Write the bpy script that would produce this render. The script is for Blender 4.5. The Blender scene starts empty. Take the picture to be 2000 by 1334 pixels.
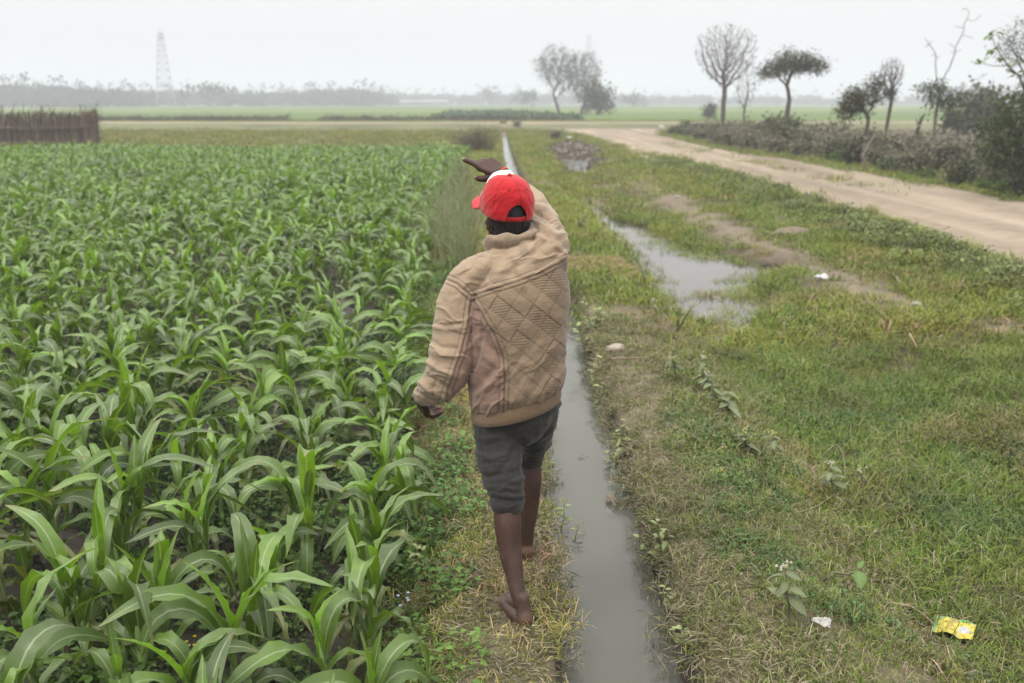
import bpy, math, random
import numpy as np
from mathutils import Vector, Matrix

random.seed(7)
rng = np.random.default_rng(7)
scene = bpy.context.scene
COL = scene.collection
R = math.radians

# ------------------------------------------------------------------ camera
CAM_H = 1.9
PITCH = 13.533
FPX = 2000 * 35 / 36
cam_data = bpy.data.cameras.new("camera")
cam_data.lens = 35
cam_data.sensor_width = 36
cam_data.clip_start = 0.05
cam_data.clip_end = 6000
cam_data.dof.use_dof = True
cam_data.dof.focus_distance = 3.75
cam_data.dof.aperture_fstop = 2.8
cam = bpy.data.objects.new("camera", cam_data)
COL.objects.link(cam)
cam.location = (0, 0, CAM_H)
cam.rotation_euler = (R(90 - PITCH), 0, 0)
scene.camera = cam

# ------------------------------------------------------------------ sky, sun, exposure
SUN_EL, SUN_AZ = R(58), R(-60)          # soft sun behind the overcast, from the left and behind the camera
world = bpy.data.worlds.new("World")
scene.world = world
world.use_nodes = True
wn, wl = world.node_tree.nodes, world.node_tree.links
wn.clear()
w_out = wn.new("ShaderNodeOutputWorld")
w_bg = wn.new("ShaderNodeBackground")
w_bg.inputs["Strength"].default_value = 0.1
w_sky = wn.new("ShaderNodeTexSky")
w_sky.sky_type = 'NISHITA'
w_sky.sun_disc = False
w_sky.sun_elevation = SUN_EL
w_sky.sun_rotation = R(210)
w_sky.dust_density = 4.0
w_geo = wn.new("ShaderNodeTexCoord")
w_sep = wn.new("ShaderNodeSeparateXYZ")
wl.new(w_geo.outputs["Generated"], w_sep.inputs[0])
# overcast veil: brighter towards the zenith (CIE overcast), even all the way round
w_map = wn.new("ShaderNodeMapRange")
w_map.inputs["From Min"].default_value = 0.0
w_map.inputs["From Max"].default_value = 1.0
w_map.inputs["To Min"].default_value = 6.0
w_map.inputs["To Max"].default_value = 27.0
wl.new(w_sep.outputs["Z"], w_map.inputs["Value"])
w_tint = wn.new("ShaderNodeMix"); w_tint.data_type = 'RGBA'; w_tint.blend_type = 'MULTIPLY'
w_tint.inputs[0].default_value = 1.0
w_tint.inputs[7].default_value = (1.0, 0.98, 0.955, 1)
wl.new(w_map.outputs[0], w_tint.inputs[6])
w_mix = wn.new("ShaderNodeMix"); w_mix.data_type = 'RGBA'
w_mix.inputs[0].default_value = 0.975
wl.new(w_sky.outputs[0], w_mix.inputs[6])
wl.new(w_tint.outputs[2], w_mix.inputs[7])
wl.new(w_mix.outputs[2], w_bg.inputs["Color"])
wl.new(w_bg.outputs[0], w_out.inputs["Surface"])

sun_data = bpy.data.lights.new("sun", 'SUN')
sun_data.energy = 1.5
sun_data.angle = R(18)
sun_data.color = (1.0, 0.96, 0.9)
sun = bpy.data.objects.new("sun", sun_data)
COL.objects.link(sun)
sun_dir = Vector((math.sin(SUN_AZ) * math.cos(SUN_EL), -math.cos(SUN_AZ) * math.cos(SUN_EL), math.sin(SUN_EL)))
sun.rotation_euler = sun_dir.to_track_quat('Z', 'Y').to_euler()
sun.location = (-20, -20, 40)

scene.view_settings.view_transform = 'Standard'
scene.view_settings.look = 'None'
scene.view_settings.exposure = 0.22
scene.view_settings.gamma = 1.0
scene.view_settings.use_curve_mapping = False
scene.render.engine = 'CYCLES'
scene.cycles.use_denoising = True
scene.cycles.max_bounces = 6
scene.cycles.diffuse_bounces = 3
scene.cycles.glossy_bounces = 2
scene.cycles.transmission_bounces = 3
scene.cycles.volume_bounces = 1
scene.cycles.transparent_max_bounces = 4
scene.cycles.caustics_reflective = False
scene.cycles.caustics_refractive = False
scene.cycles.use_adaptive_sampling = False

# ------------------------------------------------------------------ helpers
CP, SP = math.cos(R(PITCH)), math.sin(R(PITCH))

def W(u, v, y):
    """world point at depth y (metres ahead) seen at photograph position u, v"""
    dx, du = (u - 1000) / FPX, -(v - 667) / FPX
    Y = CP + du * SP
    t = y / Y
    return Vector((dx * t, y, CAM_H + (-SP + du * CP) * t))

def UV(x, y, z):
    """photograph position of world points (arrays)"""
    dz = z - CAM_H
    depth = y * CP - dz * SP
    up = y * SP + dz * CP
    return 1000 + FPX * x / depth, 667 - FPX * up / depth

def tag(o, label=None, cat=None, group=None, kind=None):
    if label: o["label"] = label
    if cat: o["category"] = cat
    if group: o["group"] = group
    if kind: o["kind"] = kind
    return o

def link(o, parent=None):
    COL.objects.link(o)
    if parent is not None:
        o.parent = parent
    return o

def empty(name, loc, rotz=0.0):
    o = bpy.data.objects.new(name, None)
    o.empty_display_size = 0.1
    o.location = loc
    o.rotation_euler = (0, 0, rotz)
    return link(o)

def hash2(ix, iy, seed):
    h = (ix.astype(np.int64) * 374761393 + iy.astype(np.int64) * 668265263 + seed * 982451653) & 0x7fffffff
    h = ((h ^ (h >> 13)) * 1274126177) & 0x7fffffff
    h = h ^ (h >> 16)
    return (h & 0xffff) / 65535.0

def vnoise(x, y, seed=0):
    x = np.asarray(x, float); y = np.asarray(y, float)
    ix, iy = np.floor(x), np.floor(y)
    fx, fy = x - ix, y - iy
    fx, fy = fx * fx * (3 - 2 * fx), fy * fy * (3 - 2 * fy)
    a, b = hash2(ix, iy, seed), hash2(ix + 1, iy, seed)
    c, d = hash2(ix, iy + 1, seed), hash2(ix + 1, iy + 1, seed)
    return (a * (1 - fx) + b * fx) * (1 - fy) + (c * (1 - fx) + d * fx) * fy

def fbm(x, y, seed=0, octv=4):
    s, a, t = 0, 1.0, 0
    for k in range(octv):
        s = s + a * vnoise(np.asarray(x) * 2 ** k, np.asarray(y) * 2 ** k, seed + k * 17)
        t += a
        a *= 0.5
    return s / t

def sstep(a, b, x):
    t = np.clip((np.asarray(x, float) - a) / (b - a), 0, 1)
    return t * t * (3 - 2 * t)

def mesh_np(name, verts, faces, smooth=True, mats=(), cols=None, uvs=None, matidx=None):
    """mesh from arrays; faces (n,3)/(n,4) array or list of tuples"""
    me = bpy.data.meshes.new(name)
    verts = np.asarray(verts, np.float32)
    if isinstance(faces, np.ndarray):
        n, k = faces.shape
        me.vertices.add(len(verts))
        me.vertices.foreach_set("co", verts.ravel())
        me.loops.add(n * k)
        me.loops.foreach_set("vertex_index", faces.astype(np.int32).ravel())
        me.polygons.add(n)
        me.polygons.foreach_set("loop_start", np.arange(0, n * k, k, dtype=np.int32))
        me.update(calc_edges=True)
    else:
        me.from_pydata([tuple(map(float, v)) for v in verts], [], faces)
        me.update()
    me.polygons.foreach_set("use_smooth", np.full(len(me.polygons), smooth))
    for m in mats:
        me.materials.append(m)
    if cols is not None:
        cols = np.asarray(cols, np.float32)
        if cols.shape[1] == 3:
            cols = np.hstack([cols, np.ones((len(cols), 1), np.float32)])
        a = me.attributes.new("Col", 'FLOAT_COLOR', 'POINT')
        a.data.foreach_set("color", cols.ravel())
    if uvs is not None:
        uvs = np.asarray(uvs, np.float32)
        ul = me.uv_layers.new(name="UVMap")
        li = np.empty(len(me.loops), np.int32)
        me.loops.foreach_get("vertex_index", li)
        ul.data.foreach_set("uv", uvs[li].ravel())
    if matidx is not None:
        me.polygons.foreach_set("material_index", np.asarray(matidx, np.int32))
    me.validate()
    return me

def obj(name, me, parent=None):
    return link(bpy.data.objects.new(name, me), parent)

class MB:
    """collects pieces with their colours; build() makes ONE mesh"""
    def __init__(s):
        s.v, s.f, s.c, s.n = [], [], [], 0
    def add(s, v, f, c=(1, 1, 1)):
        v = np.asarray(v, float)
        s.v.append(v)
        s.f += [tuple(i + s.n for i in q) for q in f]
        c = np.asarray(c, float)
        s.c.append(np.tile(c, (len(v), 1)) if c.ndim == 1 else c)
        s.n += len(v)
    def tube(s, pts, rad, seg=6, c=(1, 1, 1), cap=True, flat=None):
        v, f = tube_geo(pts, rad, seg, cap, flat)
        s.add(v, f, c)
    def mesh(s, name, mat, smooth=True):
        return mesh_np(name, np.vstack(s.v), s.f, smooth, [mat], np.vstack(s.c))
    def build(s, name, mat, parent=None, smooth=True):
        return obj(name, s.mesh(name, mat, smooth), parent)

def tube_geo(pts, rad, seg=6, cap=True, flat=None):
    """tube along a polyline; rad per point (number or (a, b)); flat = preferred direction of the first axis"""
    pts = [Vector(p) for p in pts]
    n = len(pts)
    V, F = [], []
    prev = None
    for i, p in enumerate(pts):
        t = (pts[min(i + 1, n - 1)] - pts[max(i - 1, 0)])
        if t.length < 1e-9: t = Vector((0, 0, 1))
        t.normalize()
        if prev is None:
            ref = Vector(flat) if flat is not None else (Vector((1, 0, 0)) if abs(t.x) < 0.9 else Vector((0, 1, 0)))
        else:
            ref = prev
        a = ref - t * ref.dot(t)
        if a.length < 1e-6: a = t.orthogonal()
        a.normalize()
        b = t.cross(a)
        prev = a
        r = rad[i]
        ra, rb = (r, r) if not hasattr(r, "__len__") else r
        for k in range(seg):
            th = 2 * math.pi * k / seg
            q = p + a * (ra * math.cos(th)) + b * (rb * math.sin(th))
            V.append((q.x, q.y, q.z))
    for i in range(n - 1):
        for k in range(seg):
            k2 = (k + 1) % seg
            F.append((i * seg + k, i * seg + k2, (i + 1) * seg + k2, (i + 1) * seg + k))
    if cap:
        F.append(tuple(range(seg - 1, -1, -1)))
        F.append(tuple((n - 1) * seg + k for k in range(seg)))
    return np.array(V), F

# ------------------------------------------------------------------ materials
def new_mat(name):
    m = bpy.data.materials.new(name)
    m.use_nodes = True
    nt = m.node_tree
    return m, nt, nt.nodes["Principled BSDF"], nt.nodes["Material Output"]

def nd(nt, typ, **kw):
    n = nt.nodes.new(typ)
    for k, v in kw.items():
        if k.startswith("i_"):
            n.inputs[k[2:].replace("_", " ")].default_value = v
        else:
            setattr(n, k, v)
    return n

def mixc(nt, a, b, fac, blend='MIX'):
    n = nt.nodes.new("ShaderNodeMix"); n.data_type = 'RGBA'; n.blend_type = blend
    for sock, val in ((0, fac), (6, a), (7, b)):
        if hasattr(val, "is_linked") or isinstance(val, bpy.types.NodeSocket):
            nt.links.new(val, n.inputs[sock])
        elif sock == 0:
            n.inputs[0].default_value = val
        else:
            n.inputs[sock].default_value = (*val, 1) if len(val) == 3 else val
    return n.outputs[2]

def maprange(nt, val, a, b, c, d):
    n = nt.nodes.new("ShaderNodeMapRange")
    nt.links.new(val, n.inputs[0])
    for i, q in enumerate((a, b, c, d)):
        n.inputs[i + 1].default_value = q
    return n.outputs[0]

def noise(nt, scale, detail=4, rough=0.55, coord="Object", vec=None, stretch=None):
    n = nt.nodes.new("ShaderNodeTexNoise")
    n.inputs["Scale"].default_value = scale
    n.inputs["Detail"].default_value = detail
    n.inputs["Roughness"].default_value = rough
    if vec is None:
        tc = nt.nodes.new("ShaderNodeTexCoord")
        vec = tc.outputs[coord]
    if stretch:
        mp = nt.nodes.new("ShaderNodeMapping")
        mp.inputs["Scale"].default_value = stretch
        nt.links.new(vec, mp.inputs[0]); vec = mp.outputs[0]
    nt.links.new(vec, n.inputs["Vector"])
    return n.outputs["Fac"]

def bump(nt, bsdf, height, strength=0.5, dist=0.01):
    b = nt.nodes.new("ShaderNodeBump")
    b.inputs["Strength"].default_value = strength
    b.inputs["Distance"].default_value = dist
    nt.links.new(height, b.inputs["Height"])
    nt.links.new(b.outputs[0], bsdf.inputs["Normal"])
    return b

def attr(nt, name, typ='GEOMETRY'):
    n = nt.nodes.new("ShaderNodeAttribute")
    n.attribute_name = name
    n.attribute_type = typ
    return n

def mat_col(name, rough=0.8, nscale=30, lo=0.75, hi=1.25, bumps=None, spec=0.3, tint_inst=False, transl=0.0, rand=0.0, sheen=0.0):
    """colour from the 'Col' attribute, broken up by noise; optionally tinted per instance, optionally translucent"""
    m, nt, bs, out = new_mat(name)
    c = attr(nt, "Col").outputs["Color"]
    nz = noise(nt, nscale, 5, 0.65)
    g = maprange(nt, nz, 0.25, 0.75, lo, hi)
    c = mixc(nt, c, g, 1.0, 'MULTIPLY')
    if tint_inst:
        c = mixc(nt, c, attr(nt, "tint", 'INSTANCER').outputs["Color"], 1.0, 'MULTIPLY')
    if rand:
        oi = nt.nodes.new("ShaderNodeObjectInfo")
        c = mixc(nt, c, maprange(nt, oi.outputs["Random"], 0, 1, 1 - rand, 1 + rand), 1.0, 'MULTIPLY')
    nt.links.new(c, bs.inputs["Base Color"])
    bs.inputs["Roughness"].default_value = rough
    bs.inputs["Specular IOR Level"].default_value = spec
    if sheen:
        bs.inputs["Sheen Weight"].default_value = sheen
    if bumps:
        bump(nt, bs, noise(nt, bumps[0], 6, 0.7), bumps[1], bumps[2])
    if transl:
        t = nt.nodes.new("ShaderNodeBsdfTranslucent")
        nt.links.new(c, t.inputs["Color"])
        mx = nt.nodes.new("ShaderNodeMixShader")
        mx.inputs[0].default_value = transl
        nt.links.new(bs.outputs[0], mx.inputs[1])
        nt.links.new(t.outputs[0], mx.inputs[2])
        nt.links.new(mx.outputs[0], out.inputs["Surface"])
    return m

M_GROUND = mat_col("earth", 0.95, 9, 0.72, 1.3, (55, 0.6, 0.02), 0.15)
M_SOIL = mat_col("wet_soil", 0.7, 14, 0.6, 1.4, (40, 0.9, 0.03), 0.35)
M_ROAD = mat_col("road_dirt", 0.95, 3, 0.86, 1.12, (25, 0.4, 0.02), 0.1)
M_GRASS = mat_col("grass_blades", 0.55, 2.0, 0.7, 1.25, None, 0.18, tint_inst=True, transl=0.16)
M_PLANT = mat_col("weed_leaves", 0.55, 25, 0.8, 1.2, None, 0.2, transl=0.2)
M_BARK = mat_col("bark", 0.9, 12, 0.6, 1.4, (25, 0.7, 0.02), 0.15)
M_LEAF = mat_col("tree_leaves", 0.6, 6, 0.65, 1.35, None, 0.25, transl=0.2)
M_FAR = mat_col("far_leaves", 0.9, 0.5, 0.7, 1.3, None, 0.1)

def water_mat(name, base, rough, scale, strength, stretch=None):
    m, nt, bs, out = new_mat(name)
    nz = noise(nt, 1.2, 3, 0.5)
    c = mixc(nt, tuple(b * 0.85 for b in base), tuple(b * 1.2 for b in base), nz)
    nt.links.new(c, bs.inputs["Base Color"])
    bs.inputs["Roughness"].default_value = rough
    bs.inputs["IOR"].default_value = 1.333
    bump(nt, bs, noise(nt, scale, 4, 0.55, stretch=stretch), strength, 0.006)
    return m
M_WATER = water_mat("muddy_water", (0.076, 0.078, 0.062), 0.035, 13, 0.65, (1.8, 0.55, 1))
M_PUDDLE = water_mat("still_water", (0.075, 0.07, 0.06), 0.03, 9, 0.06)
# ------------------------------------------------------------------ terrain shape
YC = np.array([0, 10, 14, 20, 29, 45, 62, 80]); XC = np.array([.40, .40, .37, .24, .015, -.26, -.50, -.74])
HWY = np.array([0, 9, 29, 45, 62]); HWX = np.array([.19, .185, .133, .14, .13])
EY = np.array([0, 3.2, 4, 5.5, 9, 13.5, 20.5, 38, 200]); EX = np.array([-.4, -.42, -.47, -.6, -.93, -1.12, -1.36, -1.75, -2.2])
FIELD_END = 39.0
PUDDLE = np.array([(1.50, 22.6), (1.76, 21.0), (1.95, 18.4), (2.42, 17.2), (2.6, 14.8), (3.3, 14.2), (3.8, 12.8), (2.8, 11.7), (2.75, 10.6), (2.3, 9.5), (1.72, 8.9), (1.62, 10.3), (1.58, 11.8), (1.56, 13.6), (1.55, 16), (1.5, 19)])
HOLLOW = np.array([(1.75, 50), (3.6, 53), (3.9, 45), (3.2, 36), (2.6, 31.0), (1.9, 31), (1.55, 37)])
WATER_Z, PUDDLE_Z, HOLLOW_Z = -0.12, -0.27, -0.37

def xc(y): return np.interp(y, YC, XC)
def hw(y): return np.interp(y, HWY, HWX)
def edge(y): return np.interp(y, EY, EX)

def poly_sd(x, y, P, sy=1.0):
    """signed distance to polygon, positive inside; y squeezed by sy"""
    x = np.asarray(x, float); y = np.asarray(y, float) * sy
    P = P * np.array([1, sy])
    d = np.full(x.shape, 1e9); ins = np.zeros(x.shape, bool)
    for i in range(len(P)):
        a, b = P[i], P[(i + 1) % len(P)]
        ab = b - a
        t = np.clip(((x - a[0]) * ab[0] + (y - a[1]) * ab[1]) / (ab @ ab), 0, 1)
        d = np.minimum(d, np.hypot(x - a[0] - t * ab[0], y - a[1] - t * ab[1]))
        c = ((a[1] > y) != (b[1] > y)) & (x < (b[0] - a[0]) * (y - a[1]) / (b[1] - a[1] + 1e-12) + a[0])
        ins ^= c
    return np.where(ins, d, -d)

def terrain_z(x, y):
    x = np.asarray(x, float); y = np.asarray(y, float)
    c, h, e = xc(y), hw(y), edge(y)
    s = x - c
    wob = 0.03 * (fbm(x * 3, y * 3, 3, 3) - 0.5)
    rough = 0.035 * (fbm(x * 4, y * 4, 11, 4) - 0.5)
    # left: canal wall, path, field
    d = -s - h + 0.035 * (fbm(y * 2.5, x * 0, 21, 3) - .5)
    wdt = (c - h) - e
    zl = np.where(d < 0.07, -0.32 + 0.32 * sstep(-0.01, 0.07, d), 0.0 - 0.17 * sstep(0.0, 0.34, d - (wdt - 0.30)))
    zl = zl + rough * np.where(d > 0.1, 1, .3) + np.where(x < e, 0.07 * (fbm(x * 6, y * 6, 31, 4) - 0.5) + 0.025 * np.sin((x - e) * 2 * np.pi / 0.46), 0)
    # right: canal wall, bank, low meadow, road
    r = s - h + 0.05 * (fbm(y * 2.2, x * 0, 23, 3) - .5)
    zr = np.interp(r, [-.02, .08, .16, .55, 1.0, 1.35, 2.3, 3.0, 5.2, 5.6, 9.6, 10.2, 11.5, 13, 20], [-.32, .02, .085, .06, -.15, -.235, -.235, -.12, -.04, 0.0, 0.0, -.06, .10, .0, -.05])
    lump = 0.09 * (fbm(x * 1.3, y * 1.3, 41, 4) - 0.5) * sstep(.7, 1.6, r) * (1 - .85 * sstep(5.2, 5.7, r))
    rut = -.045 * (np.exp(-((x - 7.0 - .25 * np.sin(y * .17)) / .22) ** 2) + np.exp(-((x - 8.6 - .25 * np.sin(y * .17 + .4)) / .24) ** 2)) * sstep(5.6, 6.2, r)
    zr = zr + rough + lump + rut
    far = sstep(44, 60, y)
    zr = zr * (1 - far) + far * np.where(r < .15, zr, 0.0)
    zl = np.where((x < e + .3), zl * (1 - sstep(FIELD_END - 1, FIELD_END + 4, y)) - .02 * sstep(FIELD_END - 1, FIELD_END + 4, y), zl)
    z = np.where(s < 0, zl, zr) + wob * 0.5
    z = z + .22 * sstep(80, 83, y) * sstep(94, 90, y)
    # canal ends under the cross track
    z = np.where((np.abs(s) < h + .15) & (y > 62.5), -0.02, z)
    sd = poly_sd(x, y, PUDDLE, 0.5)
    nz = fbm(x * 2.2, y * 1.6, 51, 4) - 0.5
    sdn = sd + 0.3 * nz + .05
    z = np.where(y < 60, z * (1 - sstep(-.12, .10, sdn)) - 0.37 * sstep(-.12, .10, sdn), z)
    hd = poly_sd(x, y, HOLLOW, 0.25) + .3 * nz
    z = np.where(y < 60, z - 0.32 * sstep(-.1, .7, hd), z)
    return z

def Z(x, y):
    return float(terrain_z(np.array([x], float), np.array([y], float))[0])

def grass_mask(x, y):
    """how much grass grows at a place, 0 bare .. 1 full (right of the canal and on the banks)"""
    c, h, e = xc(y), hw(y), edge(y)
    s = x - c
    n1 = fbm(x * 1.1, y * 0.8, 61, 4); n2 = fbm(x * 3.5, y * 3.0, 67, 3)
    g = np.ones_like(x)
    # trampled strip in the meadow
    sx = np.interp(y, [8, 10, 12, 15, 20, 25, 30], [4.2, 3.95, 3.75, 3.55, 3.45, 3.35, 3.3])
    g = np.minimum(g, 1 - 0.95 * np.exp(-((x - sx - .25 * (n1 - .5)) / .42) ** 2) * sstep(9.0, 10.2, y) * sstep(30, 22, y) * sstep(.25, .45, n2 + .15))
    g = np.where((s > 0) & (n1 > .64) & (y > 8), g * .35, g)
    # road: wheel tracks bare, streaks of grass
    rl = np.interp(y, [10, 17, 26, 32.6, 36.4, 41.6, 45, 66, 80], [6.1, 6.18, 6.08, 5.9, 5.5, 5.04, 4.88, 3.64, 2.0]); rr = np.interp(y, [10, 20, 31, 42, 59, 72, 80], [10.05, 10.12, 9.55, 8.75, 8.7, 10.2, 16])
    wv = .55 * (fbm(y * .6, x * .4, 71, 4) - .5)
    on = sstep(rl - .05, rl + .12, x + wv) * sstep(rr + .1, rr - .1, x + wv) * sstep(79, 72, y)
    # side track and the grass island between it and the road
    tl = np.interp(y, [24, 26, 28.5, 31, 42, 46], [6.2, 6.0, 5.2, 4.72, 4.72, 4.9]) + .12 * (n2 - .5)
    track = sstep(tl - .08, tl + .05, x) * sstep(tl + .48, tl + .34, x) * sstep(25, 26.5, y) * sstep(46, 43, y)
    on = np.maximum(on, track)
    streak = np.exp(-((x - np.interp(y, [20, 30, 45], [8.35, 7.9, 7.3]) - .5 * (n1 - .5)) / .20) ** 2) * sstep(19, 25, y) * sstep(52, 44, y) * sstep(.36, .52, n2) + np.exp(-((x - 9.6) / .25) ** 2) * sstep(.5, .6, n1)
    g = g * (1 - on) + .55 * on * streak
    # paths on the banks
    lp = np.exp(-((s + h + .26) / .11) ** 2) * sstep(3.55, 3.2, y) * .85
    g = np.where(s < 0, np.minimum(g, 1 - lp), g)
    rp = np.exp(-((s - h - .28 - .05 * (y - 6)) / .17) ** 2) * sstep(4.6, 5.4, y) * sstep(8.6, 7.6, y) * .95
    g = np.where(s > 0, np.minimum(g, 1 - rp), g)
    g = np.where(np.abs(s) < h + .03, 0, g)
    g = g * (1 - sstep(-.35, .05, poly_sd(x, y, HOLLOW, .25)))
    g = g * (1 - sstep(80.5, 83, y) * sstep(92, 89, y))
    return g, on

def albedo(x, y):
    c, h, e = xc(y), hw(y), edge(y)
    s = x - c
    n1 = fbm(x * .9, y * .7, 81, 4)[:, None]; n2 = fbm(x * 5, y * 5, 83, 3)[:, None]
    A = lambda *q: np.array(q)[None, :]
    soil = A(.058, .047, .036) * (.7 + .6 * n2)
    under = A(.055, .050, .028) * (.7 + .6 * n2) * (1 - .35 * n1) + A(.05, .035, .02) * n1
    dry = A(.175, .145, .105) * (.8 + .4 * n2)
    strk = fbm(x * 2.2, y * .12, 91, 4)[:, None]
    road = A(.285, .235, .175) * (.55 + .8 * strk) * (.84 + .32 * n2)
    rutm = (np.exp(-((x - xc(y) - hw(y) - 7.0 - .25 * np.sin(y * .17)) / .26) ** 2) + np.exp(-((x - xc(y) - hw(y) - 8.6 - .25 * np.sin(y * .17 + .4)) / .28) ** 2))[:, None]
    road = road * (1 - .22 * rutm * (.4 + 1.2 * fbm(x * 1.5, y * .4, 93, 3)[:, None]))
    g, on = grass_mask(x, y)
    g = g[:, None]; on = on[:, None]
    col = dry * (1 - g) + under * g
    onr = on * (1 - .6 * g)
    col = col * (1 - onr) + road * onr
    # banks: straw-coloured thatch
    bank = ((s > -(c - h - e) - 0) & (s < 1.1) & (y < 62))[:, None]
    col = np.where(bank, col * .55 + .45 * A(.175, .15, .095) * (.7 + .6 * n2), col)
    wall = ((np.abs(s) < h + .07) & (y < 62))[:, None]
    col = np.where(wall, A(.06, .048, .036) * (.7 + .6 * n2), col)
    fld = ((x < e + .02) & (y < FIELD_END))[:, None]
    col = np.where(fld, soil, col)
    mud = sstep(-.1, .3, poly_sd(x, y, HOLLOW, .25))[:, None] * (y < 60)[:, None]
    col = col * (1 - mud) + mud * A(.155, .135, .105) * (.5 + 1.0 * n2)
    # beyond the maize: olive rough grass, cross track, paddy
    yy = y + 6 * (fbm(x * .02, y * .02, 95, 2) - .5)
    rough = A(.12, .125, .06) * (.6 + .8 * fbm(x * .25, y * .25, 97, 3)[:, None])
    k = (sstep(FIELD_END + 2, FIELD_END + 6, y) * ((x < e + .3) | (y > 72)))[:, None] * (1 - onr)
    col = col * (1 - k) + rough * k
    trk = (sstep(82, 83.5, yy) * sstep(91, 89.5, yy))[:, None] * (.15 + 1.1 * fbm(x * .12, y * .3, 99, 3)[:, None]).clip(0, 1)
    col = col * (1 - trk) + A(.30, .25, .18) * trk
    pad = sstep(104, 108, yy)[:, None]
    band = fbm(x * .006 + 3, y * .03, 101, 3)[:, None]
    paddy = A(.085, .135, .03) * (.75 + .5 * band) + A(.05, .02, .0) * sstep(.55, .75, band)
    col = col * (1 - pad) + paddy * pad
    return np.clip(col, .01, 1)

# ------------------------------------------------------------------ terrain meshes, one per piece of the setting
def grow(a, step, ratio, lim):
    out = [a]
    while abs(out[-1]) < lim:
        step *= ratio
        out.append(out[-1] + (step if a > 0 else -step))
    return out[1:]
S = np.concatenate([
    np.array(grow(-14.0, .2, 1.1, 2200))[::-1], np.arange(-14, -4, .18), np.arange(-4, -.9, .07),
    np.arange(-.9, 1.5, .026), np.arange(1.5, 4.2, .06), np.arange(4.2, 14, .14), np.array(grow(14.0, .2, 1.1, 2200))])
ys = list(np.arange(-6, 1.2, .12)) + [1.2]
while ys[-1] < 2200:
    ys.append(ys[-1] * 1.0105 if ys[-1] < 120 else ys[-1] * 1.02)
ys = np.array(ys)
SS, YY = np.meshgrid(S, ys)
XX = SS + xc(np.minimum(YY, 70))
xf, yf = XX.ravel(), YY.ravel()
zf = terrain_z(xf, yf)
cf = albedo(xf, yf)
nr, nc = XX.shape
ii = (np.arange(nr - 1)[:, None] * nc + np.arange(nc - 1)[None, :]).ravel()
quads = np.stack([ii, ii + 1, ii + nc + 1, ii + nc], 1)
fx, fy = xf[quads].mean(1), yf[quads].mean(1)
fs = fx - xc(fy)
fg, fon = grass_mask(fx, fy)
zone = np.full(len(quads), 0)                                           # meadow
zone[(np.abs(fs) < hw(fy) + .05) & (fy < 62.5)] = 1                     # ditch bed
zone[(fs < 0) & (zone == 0)] = 2                                        # path bank
zone[(fs > 0) & (fs < hw(fy) + .75) & (zone == 0)] = 3                  # far bank of the ditch
zone[(fx < edge(fy)) & (fy < FIELD_END)] = 4                            # maize field
zone[(fon > .5) & (fy < 80)] = 5
zone[(fy >= FIELD_END) & (fx < edge(fy) + .5) & (fy < 82.5)] = 6        # rough grass behind the maize
zone[(fy >= 79) & (zone != 5) & (fy < 106)] = 6
zone[(fy > 82.5) & (fy < 90.5)] = 7                                     # cross track
zone[fy >= 106] = 8
for zid, nm, mt in ((0, "meadow_ground", M_GROUND), (1, "ditch_bed", M_SOIL), (2, "path_bank", M_GROUND), (3, "ditch_bank", M_GROUND), (4, "maize_field_soil", M_SOIL),
                    (5, "dirt_road", M_ROAD), (6, "rough_grass_strip", M_GROUND), (7, "dirt_cross_road", M_ROAD), (8, "paddy_fields", M_GROUND)):
    q = quads[zone == zid]
    used, inv = np.unique(q, return_inverse=True)
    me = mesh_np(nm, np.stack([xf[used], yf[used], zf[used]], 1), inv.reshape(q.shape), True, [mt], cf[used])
    tag(obj(nm, me), kind="structure")

# water of the ditch, the flooded hollow and the field puddles
def strip(name, ya, yb, z, mat, wide):
    yy = np.concatenate([[ya], np.geomspace(1.3, yb, 59)])
    v = np.concatenate([np.stack([xc(yy) - hw(yy) - wide, yy, np.full(60, z)], 1), np.stack([xc(yy) + hw(yy) + wide, yy, np.full(60, z)], 1)])
    f = np.array([(i, i + 60, i + 61, i + 1) for i in range(59)])
    return tag(obj(name, mesh_np(name, v, f, True, [mat])), kind="structure")
strip("ditch_water", -5.9, 62, WATER_Z, M_WATER, .035)
def pool(name, P, z, mat, grow_by=.5):
    c = P.mean(0)
    d = P - c
    P2 = c + d * (1 + grow_by / np.maximum(np.hypot(d[:, 0], d[:, 1]), .3)[:, None])
    v = np.concatenate([[[c[0], c[1], z]], np.hstack([P2, np.full((len(P2), 1), z)])])
    n = len(P2)
    return tag(obj(name, mesh_np(name, v, [(0, 1 + i, 1 + (i + 1) % n) for i in range(n)], False, [mat])), kind="structure")
pool("puddle_water", PUDDLE[::-1], PUDDLE_Z, M_PUDDLE, .35)
pool("hollow_water", np.array([(2.0, 41.5), (1.7, 34.5), (2.5, 31.5), (3.2, 38.5)]), HOLLOW_Z, M_PUDDLE, .3)
# water standing between the maize rows: one sheet just under the soil crests
yy = np.concatenate([[-5.9], np.geomspace(1.4, FIELD_END, 59)])
v = np.concatenate([np.stack([edge(yy) - .05, yy, np.full(60, -.195)], 1), np.stack([edge(yy) - 26, yy, np.full(60, -.195)], 1)])
tag(obj("field_water", mesh_np("field_water", v, np.array([(i, i + 1, i + 61, i + 60) for i in range(59)]), True, [M_PUDDLE])), kind="structure")
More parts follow.
